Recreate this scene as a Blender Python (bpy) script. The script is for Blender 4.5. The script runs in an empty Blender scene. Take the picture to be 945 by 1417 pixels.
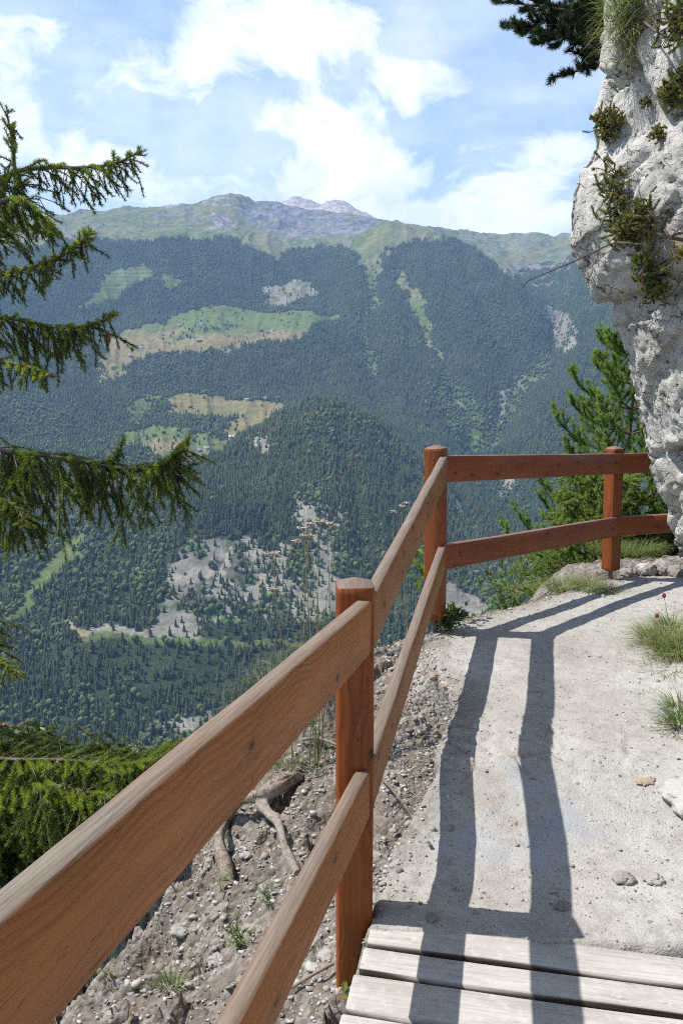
import bpy, math
import numpy as np
from mathutils import Vector, Matrix

# ------------------------------------------------------------------ camera, sky, sun, exposure
SC = bpy.context.scene
COL = SC.collection
EYE = 1.53
PITCH = math.radians(9.0)
CP, SP = math.cos(PITCH), math.sin(PITCH)
FPX = 1417 * 18.0 / 22.3
cam = bpy.data.cameras.new("camera")
cam.lens = 18.0
cam.sensor_fit = 'VERTICAL'
cam.sensor_height = 22.3
cam.clip_start = 0.05
cam.clip_end = 30000
camo = bpy.data.objects.new("camera", cam)
camo.location = (0, 0, EYE)
camo.rotation_euler = (math.radians(90) - PITCH, 0, 0)
COL.objects.link(camo)
SC.camera = camo

# sun stands to the left and a little ahead, 59 degrees up
SUN_DIR = Vector((-0.60, 0.08, 1.0)).normalized()       # towards the sun
SUN_EL = math.asin(SUN_DIR.z)
SUN_AZ = math.atan2(SUN_DIR.x, SUN_DIR.y)
sun = bpy.data.lights.new("sun", 'SUN')
sun.energy = 5.0
sun.angle = math.radians(0.5)
sun.color = (1.0, 0.95, 0.87)
suno = bpy.data.objects.new("sun", sun)
suno.rotation_euler = (-SUN_DIR).to_track_quat('-Z', 'Y').to_euler()
COL.objects.link(suno)

SC.view_settings.view_transform = 'Standard'
SC.view_settings.look = 'None'
SC.view_settings.gamma = 1
SC.view_settings.use_curve_mapping = False
SC.view_settings.exposure = 0.6
SC.cycles.use_denoising = False
SC.cycles.filter_width = 1.1
SC.cycles.max_bounces = 6
SC.cycles.diffuse_bounces = 3
SC.cycles.glossy_bounces = 2
SC.cycles.transmission_bounces = 3
SC.cycles.transparent_max_bounces = 6
SC.cycles.volume_bounces = 0
SC.cycles.caustics_reflective = False
SC.cycles.caustics_refractive = False

def ray(u, v):
    """direction of the sight line through a point of the 945 x 1417 photograph"""
    a = (u - 472.5) / FPX
    b = (708.5 - v) / FPX
    return np.array([a, CP + b * SP, b * CP - SP])

def P(u, v, Y):
    d = ray(u, v)
    t = Y / d[1]
    return np.array([d[0] * t, Y, EYE + d[2] * t])

def project(p):
    """world points (N,3) -> photograph pixels (u, v, depth)"""
    x, y, z = p[..., 0], p[..., 1], p[..., 2] - EYE
    d = y * CP - z * SP
    d = np.where(d < 0.01, 0.01, d)
    h = y * SP + z * CP
    return 472.5 + FPX * x / d, 708.5 - FPX * h / d, d

# ------------------------------------------------------------------ numpy noise
def _hash(ix, iy, iz, seed):
    h = (ix.astype(np.int64) * 374761393 + iy.astype(np.int64) * 668265263 + iz.astype(np.int64) * 2147483647 + seed * 144665) & 0xFFFFFFFF
    h = ((h ^ (h >> 13)) * 1274126177) & 0xFFFFFFFF
    h = ((h ^ (h >> 16)) * 2246822519) & 0xFFFFFFFF
    return ((h ^ (h >> 15)) & 0xFFFFFF) / float(0xFFFFFF)

def vnoise(p, seed=0):
    """value noise in -1..1; p is (N,2) or (N,3)"""
    p = np.asarray(p, dtype=np.float64)
    i = np.floor(p)
    f = p - i
    f = f * f * f * (f * (f * 6 - 15) + 10)
    i = i.astype(np.int64)
    if p.shape[1] == 2:
        z = np.zeros(len(p), dtype=np.int64)
        c = [[_hash(i[:, 0] + a, i[:, 1] + b, z, seed) for b in (0, 1)] for a in (0, 1)]
        lo = c[0][0] * (1 - f[:, 0]) + c[1][0] * f[:, 0]
        hi = c[0][1] * (1 - f[:, 0]) + c[1][1] * f[:, 0]
        return (lo * (1 - f[:, 1]) + hi * f[:, 1]) * 2 - 1
    out = 0
    for a in (0, 1):
        wa = f[:, 0] if a else 1 - f[:, 0]
        for b in (0, 1):
            wb = f[:, 1] if b else 1 - f[:, 1]
            for c in (0, 1):
                wc = f[:, 2] if c else 1 - f[:, 2]
                out = out + wa * wb * wc * _hash(i[:, 0] + a, i[:, 1] + b, i[:, 2] + c, seed)
    return out * 2 - 1

def fbm(p, octv=4, seed=0, gain=0.5):
    p = np.asarray(p, dtype=np.float64)
    s, a, t = 0, 1.0, 0
    for k in range(octv):
        s = s + a * vnoise(p * (2.03 ** k) + 17.3 * k, seed + k)
        t += a
        a *= gain
    return s / t

def ridged(p, octv=4, seed=0, gain=0.5):
    p = np.asarray(p, dtype=np.float64)
    s, a, t = 0, 1.0, 0
    for k in range(octv):
        s = s + a * (1 - np.abs(vnoise(p * (2.03 ** k) + 11.7 * k, seed + k)))
        t += a
        a *= gain
    return s / t

def worley(p, seed=0):
    """distance to the nearest feature point and that cell's random value, 3D"""
    p = np.asarray(p, dtype=np.float64)
    i = np.floor(p).astype(np.int64)
    best = np.full(len(p), 9.0)
    sec = np.full(len(p), 9.0)
    val = np.zeros(len(p))
    for a in (-1, 0, 1):
        for b in (-1, 0, 1):
            for c in (-1, 0, 1):
                j = i + np.array([a, b, c])
                q = j + np.stack([_hash(j[:, 0], j[:, 1], j[:, 2], seed + 11 * k) for k in range(3)], 1)
                d = np.linalg.norm(q - p, axis=1)
                near = d < best
                sec = np.where(near, best, np.minimum(sec, d))
                val = np.where(near, _hash(j[:, 0], j[:, 1], j[:, 2], seed + 77), val)
                best = np.where(near, d, best)
    return best, sec, val

def facet(p, seed=0):
    """broken rock: every cell of a Worley pattern is a tilted plane; returns height and closeness to an edge"""
    p = np.asarray(p, dtype=np.float64)
    i = np.floor(p).astype(np.int64)
    best = np.full(len(p), 9.0); sec = np.full(len(p), 9.0); hgt = np.zeros(len(p))
    for a in (-1, 0, 1):
        for b in (-1, 0, 1):
            for c in (-1, 0, 1):
                j = i + np.array([a, b, c])
                q = j + np.stack([_hash(j[:, 0], j[:, 1], j[:, 2], seed + 11 * k) for k in range(3)], 1)
                dv_ = p - q
                d = np.linalg.norm(dv_, axis=1)
                near_ = d < best
                sec = np.where(near_, best, np.minimum(sec, d))
                g = np.stack([_hash(j[:, 0], j[:, 1], j[:, 2], seed + 31 + 7 * k) for k in range(3)], 1) - .5
                h = (_hash(j[:, 0], j[:, 1], j[:, 2], seed + 77) - .5) * .8 + (g * dv_).sum(1) * 1.5
                hgt = np.where(near_, h, hgt)
                best = np.where(near_, d, best)
    return hgt, sec - best

def sstep(a, b, x):
    t = np.clip((x - a) / (b - a), 0, 1)
    return t * t * (3 - 2 * t)

# ------------------------------------------------------------------ mesh helpers
def np_mesh(name, verts, faces, smooth=False):
    """faces: (M,3) or (M,4) integer array, or a list of such arrays"""
    me = bpy.data.meshes.new(name)
    fl = faces if isinstance(faces, list) else [faces]
    fl = [np.asarray(f, dtype=np.int32) for f in fl if len(f)]
    verts = np.asarray(verts, dtype=np.float32)
    me.vertices.add(len(verts))
    me.vertices.foreach_set("co", verts.ravel())
    loops = np.concatenate([f.ravel() for f in fl])
    tot = np.concatenate([np.full(len(f), f.shape[1], dtype=np.int32) for f in fl])
    start = np.concatenate([[0], np.cumsum(tot)[:-1]]).astype(np.int32)
    me.loops.add(len(loops))
    me.loops.foreach_set("vertex_index", loops)
    me.polygons.add(len(tot))
    me.polygons.foreach_set("loop_start", start)
    me.polygons.foreach_set("loop_total", tot)
    if smooth:
        me.polygons.foreach_set("use_smooth", np.ones(len(tot), dtype=bool))
    me.update(calc_edges=True)
    me.validate()
    return me

def attr_float(me, name, vals):
    a = me.attributes.new(name, 'FLOAT', 'POINT')
    a.data.foreach_set("value", np.asarray(vals, dtype=np.float32).ravel())

def attr_color(me, name, vals):
    a = me.attributes.new(name, 'FLOAT_COLOR', 'POINT')
    v = np.ones((len(vals), 4), dtype=np.float32)
    v[:, :3] = vals
    a.data.foreach_set("color", v.ravel())

def obj(name, me, mat=None, parent=None):
    o = bpy.data.objects.new(name, me)
    COL.objects.link(o)
    if mat is not None:
        me.materials.append(mat)
    if parent is not None:
        o.parent = parent
    return o

def tag(o, label=None, cat=None, group=None, kind=None):
    if label: o["label"] = label
    if cat: o["category"] = cat
    if group: o["group"] = group
    if kind: o["kind"] = kind
    return o

def empty(name, loc, label, cat, group=None):
    o = bpy.data.objects.new(name, None)
    o.location = loc
    o.empty_display_size = 0.1
    COL.objects.link(o)
    return tag(o, label, cat, group)

class MB:
    """collects pieces for one mesh"""
    def __init__(self):
        self.v, self.f, self.n, self.a = [], {}, 0, []
    def add(self, v, f, a=None):
        v = np.asarray(v, dtype=np.float64)
        f = np.asarray(f, dtype=np.int64)
        self.v.append(v)
        self.f.setdefault(f.shape[1], []).append(f + self.n)
        self.n += len(v)
        self.a.append(np.full(len(v), 0.5) if a is None else np.broadcast_to(np.asarray(a, dtype=np.float64), (len(v),)))
    def tube(self, pts, rad, sides=6, a=None, squash=None):
        pts = np.asarray(pts, dtype=np.float64)
        rad = np.broadcast_to(np.asarray(rad, dtype=np.float64), (len(pts),))
        t = np.gradient(pts, axis=0)
        t /= np.linalg.norm(t, axis=1)[:, None] + 1e-12
        ref = np.array([0, 0, 1.0]) if abs(t[:, 2]).mean() < 0.8 else np.array([1.0, 0, 0])
        n1 = np.cross(t, ref)
        n1 /= np.linalg.norm(n1, axis=1)[:, None] + 1e-12
        n2 = np.cross(t, n1)
        ang = np.arange(sides) / sides * 2 * math.pi
        v = pts[:, None, :] + rad[:, None, None] * (np.cos(ang)[None, :, None] * n1[:, None, :] + np.sin(ang)[None, :, None] * n2[:, None, :])
        k = len(pts)
        i = np.arange(k - 1)[:, None] * sides
        j = np.arange(sides)[None, :]
        jn = (j + 1) % sides
        f = np.stack([i + j, i + jn, i + sides + jn, i + sides + j], -1).reshape(-1, 4)
        self.add(v.reshape(-1, 3), f, None if a is None else a)
        for e in (0, k - 1):
            c = np.arange(sides) + e * sides
            vv = np.concatenate([v.reshape(-1, 3)[c], pts[e][None]])
            m = np.arange(sides)
            tri = np.stack([m, (m + 1) % sides, np.full(sides, sides)], 1)
            self.add(vv, tri if e else tri[:, ::-1], a)
    def build(self, name, mat, parent=None, smooth=False, attr="tint"):
        me = np_mesh(name, np.concatenate(self.v), [np.concatenate(x) for x in self.f.values()], smooth)
        attr_float(me, attr, np.concatenate(self.a))
        return obj(name, me, mat, parent)

# ------------------------------------------------------------------ node helpers
class NT:
    def __init__(self, name):
        self.m = bpy.data.materials.new(name)
        self.m.use_nodes = True
        self.t = self.m.node_tree
        self.t.nodes.clear()
        self.out = self.t.nodes.new('ShaderNodeOutputMaterial')
    def n(self, kind, **kw):
        nd = self.t.nodes.new(kind)
        for k, v in kw.items():
            if k in ('inp',):
                for a, b in v.items():
                    nd.inputs[a].default_value = b
            else:
                setattr(nd, k, v)
        return nd
    def l(self, a, b):
        self.t.links.new(a, b)
    def put(self, sock, v):
        if isinstance(v, (int, float, tuple, list)):
            sock.default_value = v
        else:
            self.l(v, sock)
    def math(self, op, a, b=0.5, c=None, clamp=False):
        nd = self.n('ShaderNodeMath', operation=op, use_clamp=clamp)
        self.put(nd.inputs[0], a); self.put(nd.inputs[1], b)
        if c is not None: self.put(nd.inputs[2], c)
        return nd.outputs[0]
    def vmath(self, op, a, b=(0, 0, 0)):
        nd = self.n('ShaderNodeVectorMath', operation=op)
        self.put(nd.inputs[0], a); self.put(nd.inputs[1], b)
        return nd.outputs['Value'] if op in ('LENGTH', 'DOT_PRODUCT', 'DISTANCE') else nd.outputs[0]
    def noise(self, vec, scale, detail=4, rough=0.55, dist=0.0, out='Fac'):
        nd = self.n('ShaderNodeTexNoise')
        if vec is not None: self.l(vec, nd.inputs['Vector'])
        nd.inputs['Scale'].default_value = scale
        nd.inputs['Detail'].default_value = detail
        nd.inputs['Roughness'].default_value = rough
        nd.inputs['Distortion'].default_value = dist
        return nd.outputs[out]
    def voronoi(self, vec, scale, feature='F1', out='Distance', rand=1.0):
        nd = self.n('ShaderNodeTexVoronoi', feature=feature)
        if vec is not None: self.l(vec, nd.inputs['Vector'])
        nd.inputs['Scale'].default_value = scale
        nd.inputs['Randomness'].default_value = rand
        return nd.outputs[out]
    def map(self, x, a, b, c=0.0, d=1.0, smooth=True):
        nd = self.n('ShaderNodeMapRange', interpolation_type='SMOOTHSTEP' if smooth else 'LINEAR')
        self.put(nd.inputs['Value'], x)
        for k, val in zip(('From Min', 'From Max', 'To Min', 'To Max'), (a, b, c, d)):
            self.put(nd.inputs[k], val)
        return nd.outputs[0]
    def mix(self, f, a, b, blend='MIX'):
        nd = self.n('ShaderNodeMix', data_type='RGBA', blend_type=blend)
        self.put(nd.inputs[0], f)
        self.put(nd.inputs[6], a if not isinstance(a, tuple) else (*a, 1) if len(a) == 3 else a)
        self.put(nd.inputs[7], b if not isinstance(b, tuple) else (*b, 1) if len(b) == 3 else b)
        return nd.outputs[2]
    def attr(self, name, out='Fac'):
        nd = self.n('ShaderNodeAttribute', attribute_name=name)
        return nd.outputs[out]
    def coord(self, out='Object'):
        return self.n('ShaderNodeTexCoord').outputs[out]
    def sep(self, v):
        nd = self.n('ShaderNodeSeparateXYZ')
        self.l(v, nd.inputs[0])
        return nd.outputs
    def comb(self, x, y, z):
        nd = self.n('ShaderNodeCombineXYZ')
        for i, s in enumerate((x, y, z)): self.put(nd.inputs[i], s)
        return nd.outputs[0]
    def ramp(self, f, stops):
        nd = self.n('ShaderNodeValToRGB')
        self.l(f, nd.inputs[0])
        cr = nd.color_ramp
        while len(cr.elements) < len(stops): cr.elements.new(0.5)
        for e, (p, c) in zip(cr.elements, stops):
            e.position = p
            e.color = (*c, 1)
        return nd.outputs[0]
    def principled(self, color, rough=0.8, spec=0.3, bump=None, bump_strength=0.4, bump_dist=0.01, normal=None):
        p = self.n('ShaderNodeBsdfPrincipled')
        self.put(p.inputs['Base Color'], color if not isinstance(color, tuple) else (*color, 1))
        self.put(p.inputs['Roughness'], rough)
        p.inputs['Specular IOR Level'].default_value = spec
        if bump is not None:
            b = self.n('ShaderNodeBump')
            b.inputs['Strength'].default_value = bump_strength
            b.inputs['Distance'].default_value = bump_dist
            self.l(bump, b.inputs['Height'])
            self.l(b.outputs[0], p.inputs['Normal'])
        return p
    def done(self, shader, vol=None):
        self.l(shader.outputs[0] if hasattr(shader, 'outputs') else shader, self.out.inputs['Surface'])
        return self.m

# ------------------------------------------------------------------ world: Nishita sky with clouds
world = bpy.data.worlds.new("World")
SC.world = world
world.use_nodes = True
class WT(NT):
    def __init__(self, tree):
        self.t = tree
wt = WT(world.node_tree)
wt.t.nodes.clear()
wout = wt.n('ShaderNodeOutputWorld')
bg = wt.n('ShaderNodeBackground')
bg.inputs['Strength'].default_value = 0.098
sky = wt.n('ShaderNodeTexSky', sky_type='NISHITA', sun_disc=False)
sky.sun_elevation = SUN_EL
sky.sun_rotation = SUN_AZ
sky.altitude = 1000
sky.air_density = 1.0
sky.dust_density = 0.4
sky.ozone_density = 1.0
wdir = wt.coord('Generated')
def cloud_noise():
    w1 = wt.noise(wdir, 3.0, 4, 0.55, out='Color')
    warp = wt.vmath('SCALE', wt.vmath('SUBTRACT', w1, (0.5, 0.5, 0.5)))
    warp.node.inputs['Scale'].default_value = 0.26
    p = wt.vmath('MULTIPLY', wt.vmath('ADD', wdir, warp), (1.0, 1.0, 2.0))
    return wt.noise(p, 6.5, 12, 0.60)
cn = cloud_noise()
# where the banks of cloud stand in the sky: (u, v, half width, half height, weight)
BANKS = [(610, 258, 250, 78, .80), (430, 222, 105, 62, .72), (510, 55, 230, 66, .62), (30, 155, 190, 110, .92), (190, 258, 240, 46, .88),
         (330, 30, 130, 50, .45), (610, 104, 70, 26, .60), (275, 130, 50, 30, .50), (360, 165, 60, 24, .42), (785, 205, 55, 26, .60), (700, 300, 230, 42, .75),
         (150, 80, 150, 50, .48), (600, 150, 120, 20, .35),
         (255, 178, 50, 40, -.40), (680, 170, 90, 34, -.35), (130, 22, 110, 18, -.35), (700, 60, 80, 50, -.40), (330, 110, 40, 60, -.25)]
bias = None
for (u, v, wu, wv, wgt) in BANKS:
    c = ray(u, v); c = c / np.linalg.norm(c)
    q = wt.vmath('SUBTRACT', wdir, tuple(float(x) for x in c))
    q = wt.vmath('MULTIPLY', q, (FPX / wu, FPX / wu, FPX / wv))
    d = wt.vmath('LENGTH', q)
    g = wt.map(d, 0.0, 1.5, wgt, 0.0)
    bias = g if bias is None else wt.math('ADD', bias, g)
bias = wt.math('MULTIPLY', wt.math('MINIMUM', bias, 0.85), .92)
cov = wt.math('ADD', wt.math('MULTIPLY', wt.math('SUBTRACT', cn, .5), 3.4), bias)
cmask = wt.map(cov, 0.06, 1.02, 0.0, .97)
zen = wt.math('MULTIPLY', wt.map(wt.sep(wdir)[2], .62, .85, 1, 0), wt.map(wt.sep(wdir)[1], .1, .5, .25, 1))
cmask = wt.math('MULTIPLY', cmask, zen)
veil = wt.math('MULTIPLY', wt.map(wt.noise(wt.vmath('MULTIPLY', wdir, (1, 1, 3.2)), 3.4, 8, 0.62), 0.28, 0.72, 0.14, 0.52), zen)
cmask = wt.math('MAXIMUM', cmask, veil)
cshade = wt.noise(wt.vmath('ADD', wdir, (0.0, 0.0, 0.03)), 11.0, 7, 0.58)
ccol = wt.mix(wt.map(cshade, 0.36, 0.60), (8.6, 9.3, 10.4), (11.2, 11.3, 11.5))
skyc = wt.mix(1.0, sky.outputs[0], (1.26, 1.42, 1.38, 1), 'MULTIPLY')
skyfin = wt.mix(cmask, skyc, ccol)
wt.l(skyfin, bg.inputs['Color'])
wt.l(bg.outputs[0], wout.inputs['Surface'])

# ------------------------------------------------------------------ local ground: path, scree slope
FENCE = np.array([(-1.62, -4.4), (-1.08, -2.2), (-0.52, -0.03), (0.036, 2.2), (0.537, 4.6), (2.03, 6.1), (4.1, 6.62), (6.4, 6.9), (9.0, 7.2)])

def fence_side(x, y):
    """signed distance from the fence line, positive on the valley side"""
    best = np.full(x.shape, 1e9)
    sgn = np.ones(x.shape)
    for a, b in zip(FENCE[:-1], FENCE[1:]):
        d = b - a
        L = np.hypot(*d)
        t = np.clip(((x - a[0]) * d[0] + (y - a[1]) * d[1]) / L ** 2, 0, 1)
        px, py = a[0] + t * d[0], a[1] + t * d[1]
        dist = np.hypot(x - px, y - py)
        cr = d[0] * (y - a[1]) - d[1] * (x - a[0])
        nb = dist < best - 1e-9
        best = np.where(nb, dist, best)
        sgn = np.where(nb, np.sign(cr) + (cr == 0), sgn)
    return best * sgn

PATH_Y = np.array([-6, 2.35, 2.55, 2.80, 2.98, 3.3, 4.0, 4.7, 5.4, 6.0, 6.4, 9])
PATH_Z = np.array([0, 0.00, 0.02, .075, .095, .095, .10, .105, .085, .06, .05, .05])

def rock_lumps(x, y, z):
    p = np.stack([x, y, z], 1)
    w = p + .10 * np.stack([fbm(p * 2.3, 3, 5), fbm(p * 2.3, 3, 6), fbm(p * 2.3, 3, 7)], 1)
    w = w @ np.array([[.85, .35, .3], [-.4, .9, .1], [-.25, -.2, .95]]).T
    h1, e1 = facet(w * np.array([2.6, 3.6, 3.4]), 3)
    h2, e2 = facet(w * np.array([8.0, 10.0, 9.5]), 9)
    return .17 * h1 + .055 * h2 - .035 * np.exp(-(e1 / .07) ** 2)

def ground_parts(x, y):
    sh = x.shape
    x = x.ravel().astype(float); y = y.ravel().astype(float)
    s = fence_side(x, y)
    p2 = np.stack([x, y], 1)
    z = np.interp(y, PATH_Y, PATH_Z)
    # soft dip / rise along the path
    z += .012 * fbm(p2 * 1.3, 3, 21)
    # the slab of rock that makes the small step
    slab = sstep(2.78, 2.95, y + .06 * fbm(p2 * 3, 2, 4)) * sstep(3.6, 3.0, y) * sstep(.25, .5, x) * sstep(1.25, .95, x)
    sf, se = facet(np.stack([x * 4.5 + .3 * fbm(p2 * 3, 2, 14), y * 6, 0 * x + .5], 1), 15)
    z += (.020 + .024 * sf) * slab - .014 * np.exp(-(se / .06) ** 2) * slab
    # rises towards the cliff foot
    z += .16 * sstep(-1.45, -2.3, s) * (y > 1.6) * sstep(1.6, 2.4, y)
    z += .05 * sstep(-1.05, -1.6, s) * sstep(2.2, 3.2, y)
    # bank: the path edge has broken away between the posts
    bump = sstep(2.35, 2.95, y) * sstep(4.35, 3.75, y)
    edge = s + .17 * bump + .035 * fbm(p2 * 4.0, 3, 8) * sstep(2.0, 2.5, y)
    nearp = sstep(1.2, 1.6, y) * sstep(2.75, 2.35, y)
    edge = edge + nearp * (.06 + .03 * fbm(p2 * 9.0, 2, 58))
    drop = .15 * nearp * sstep(0, .05, edge) + .26 * bump * sstep(0, .07, edge) + .05 * sstep(-.03, .10, edge)
    # slope beyond the fence
    y1 = sstep(2.6, 3.9, y) * sstep(6.6, 5.2, y - .2 * x)
    k = .74 - .34 * y1 - .26 * sstep(3.1, 2.4, y)
    so = np.maximum(edge - .02, 0)
    brk = .86 + .16 * y1 + 1.3 * sstep(3.7, 2.9, y)
    drop += k * so + np.where(so > brk, 2.2 * (so - brk) ** 1.25, 0)
    far_fence = sstep(1.2, 2.0, x) * sstep(4.8, 5.6, y)
    flat = k * so * .85 + 2.2 * np.maximum(so - brk, 0) ** 1.25 * 0
    berm = far_fence * (sstep(.08, .22, s) * .085 - sstep(.75, 1.2, s) * .2)
    drop = drop - far_fence * np.where(so < 1.0, flat, flat) * sstep(1.2, .8, so)
    z = z - drop + berm
    out = sstep(.0, .25, edge)
    lump_w = out * (0.35 + .65 * sstep(.15, .6, so)) * (1 - .75 * far_fence)
    m = lump_w > .01
    if m.any():
        l = np.zeros(len(x))
        l[m] = rock_lumps(x[m], y[m], z[m] * .6)
        led = sstep(2.75, 2.25, y - .25 * x + .30 * fbm(p2 * 2.2, 2, 33)) * sstep(.22, .5, so)
        z = z + l * lump_w * (.42 + 1.5 * sstep(.75, 1.6, so) * sstep(2.4, 3.0, y) + 1.35 * led)
    z += out * .030 * fbm(p2 * 5, 4, 31) + out * .030 * fbm(p2 * 15, 5, 35, .62)
    # trodden surface: slight pebbly relief
    ins = 1 - out
    z += ins * (.006 * fbm(p2 * 7, 4, 41) + .003 * np.maximum(fbm(p2 * 40, 2, 43) - .05, 0))
    rub = sstep(-.75, -1.25, s) + sstep(-.32, -.02, edge) + sstep(.1, .5, fbm(p2 * 1.6, 3, 48))
    z += ins * np.clip(rub, 0, 1) * .008 * np.maximum(fbm(p2 * 24, 3, 47), -.1)
    # nothing but air and dark soil under the boards
    bl = (y - 2.105) + .07 * (x - .08) / .85 + .018 * fbm(np.stack([x * 7, y * 0], 1), 3, 51)
    under = sstep(.012, -.02, bl) * (edge < .10)
    z = z - under * .16 * sstep(.30, .0, edge) + (1 - under) * .008 * sstep(.25, 0, bl) * (edge < .1)
    return z.reshape(sh), s.reshape(sh), edge.reshape(sh), so.reshape(sh)

def gz(x, y):
    z = ground_parts(np.atleast_1d(np.asarray(x, float)), np.atleast_1d(np.asarray(y, float)))[0]
    return z if np.ndim(x) else float(z[0])

def axis(parts):
    out = []
    for a, b, st in parts:
        out.append(np.arange(a, b - 1e-9, st))
    return np.concatenate(out + [[parts[-1][1]]])

gx = axis([(-9, -3, .25), (-3, -1.6, .05), (-1.6, -.7, .02), (-.7, 2.6, .0125), (2.6, 4, .04), (4, 11, .25)])
gy = axis([(-7, .7, .12), (.7, 1.6, .025), (1.6, 4.8, .0125), (4.8, 6.9, .02), (6.9, 8.5, .05), (8.5, 14, .25)])
GX, GY = np.meshgrid(gx, gy, indexing='ij')
GZ, GS, GE, GSO = ground_parts(GX, GY)
GZ = np.maximum(GZ, -26 - .3 * GSO)
nx, ny = GX.shape
bumpY = sstep(2.55, 2.95, GY) * sstep(4.2, 3.7, GY)
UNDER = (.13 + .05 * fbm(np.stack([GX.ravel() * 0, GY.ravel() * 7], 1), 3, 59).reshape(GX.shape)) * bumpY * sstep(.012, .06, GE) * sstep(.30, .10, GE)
gv = np.stack([GX + UNDER, GY, GZ], -1).reshape(-1, 3)
ii = (np.arange(nx - 1)[:, None] * ny + np.arange(ny - 1)[None, :]).ravel()
gf = np.stack([ii, ii + ny, ii + ny + 1, ii + 1], 1)
ge = GE.ravel()
fe = ge[gf].mean(1)

gscree = np.clip(sstep(-.16, .10, ge + .07 * fbm(gv[:, :2] * 5, 4, 55) + .03 * fbm(gv[:, :2] * 30, 2, 56)), 0, 1)
def ground_mat():
    m = NT("stony_ground")
    co = m.coord('Object')
    sc = m.attr("scree")
    big = m.noise(co, 1.4, 5, .6)
    med = m.noise(co, 14, 6, .65)
    fine = m.noise(co, 120, 3, .7)
    cellA = m.sep(m.voronoi(co, 42, 'F1', 'Color')); dA = m.voronoi(co, 42, 'F1', 'Distance')
    cellB = m.sep(m.voronoi(co, 95, 'F1', 'Color')); dB = m.voronoi(co, 95, 'F1', 'Distance')
    # loose scree
    s1 = m.ramp(big, [(.3, (.24, .215, .19)), (.5, (.33, .305, .28)), (.72, (.43, .41, .385))])
    s1 = m.mix(m.map(med, .38, .62, .0, .7), m.mix(1.0, s1, (.60, .57, .53), 'MULTIPLY'), s1)
    s1 = m.mix(m.map(cellA[0], .15, .95, 0, .7), m.mix(1.0, s1, (.62, .59, .57), 'MULTIPLY'), m.mix(1.0, s1, (1.35, 1.35, 1.35), 'MULTIPLY'))
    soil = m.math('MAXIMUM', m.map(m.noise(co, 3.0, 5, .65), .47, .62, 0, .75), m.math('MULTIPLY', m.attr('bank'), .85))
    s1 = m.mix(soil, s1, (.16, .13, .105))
    # trodden dust
    p1 = m.ramp(big, [(.30, (.335, .315, .29)), (.48, (.42, .40, .38)), (.70, (.50, .49, .475))])
    p1 = m.mix(m.map(med, .40, .66, 0, .55), p1, (.30, .28, .26))
    p1 = m.mix(m.map(m.noise(co, 5.5, 5, .7), .52, .70, 0, .6), p1, (.47, .455, .43))
    def pebbles(base, cell, d, thr, wide):
        peb = m.map(d, wide * .6, wide, 1, 0)
        pk = m.math('MULTIPLY', peb, m.math('GREATER_THAN', cell[0], thr))
        pc = m.ramp(cell[1], [(.1, (.17, .16, .155)), (.5, (.33, .315, .30)), (.9, (.53, .515, .495))])
        return m.mix(pk, base, pc), pk
    p1, k1 = pebbles(p1, cellA, dA, .93, .36)
    p1, k2 = pebbles(p1, cellB, dB, .82, .40)
    p1 = m.mix(m.map(fine, .30, .72, 0, .6), m.mix(1.0, p1, (.78, .77, .75), 'MULTIPLY'), m.mix(1.0, p1, (1.14, 1.14, 1.14), 'MULTIPLY'))
    # slate slab with a bluish stain, showing through the dust
    dd = m.vmath('LENGTH', m.vmath('MULTIPLY', m.vmath('SUBTRACT', co, (.52, 2.66, .05)), (2.1, 2.9, 0.0)))
    slate = m.math('MULTIPLY', m.map(m.math('ADD', dd, m.math('MULTIPLY', m.noise(co, 5, 4, .6), .9)), 1.05, 1.30, 1, 0), m.map(m.noise(co, 3.6, 4, .65), .40, .52))
    p1 = m.mix(m.math('MULTIPLY', slate, .75), p1, m.mix(m.map(m.noise(co, 7, 4, .6), .50, .60), (.37, .37, .375), (.31, .33, .365)))
    col = m.mix(sc, p1, s1)
    hs = m.math('ADD', med, m.math('MULTIPLY', m.math('SUBTRACT', .5, dA), .6))
    hp = m.math('ADD', m.math('MULTIPLY', med, .5), m.math('ADD', m.math('MULTIPLY', k1, .30), m.math('MULTIPLY', k2, .18)))
    h = m.math('ADD', m.math('MULTIPLY', hs, m.math('MULTIPLY_ADD', sc, 1.4, .0)), m.math('MULTIPLY', hp, m.math('SUBTRACT', 1.0, sc)))
    h = m.math('ADD', h, m.math('MULTIPLY', fine, .4))
    return m.done(m.principled(col, .95, .15, h, .85, .016))
M_ground = ground_mat()

def sub_mesh(name, faces, mat):
    used, inv = np.unique(faces, return_inverse=True)
    me = np_mesh(name, gv[used], inv.reshape(faces.shape), True)
    attr_float(me, "scree", gscree[used])
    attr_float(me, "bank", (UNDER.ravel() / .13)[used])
    return obj(name, me, mat)

path_o = sub_mesh("path", gf[fe < .03], M_ground)
tag(path_o, "dusty pale trodden footpath of gravel and slab rock beside the wooden fence", "path", kind="structure")
slope_o = sub_mesh("slope", gf[fe >= .03], M_ground)
tag(slope_o, "steep grey scree slope falling away outside the wooden fence", "slope", kind="structure")

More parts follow.
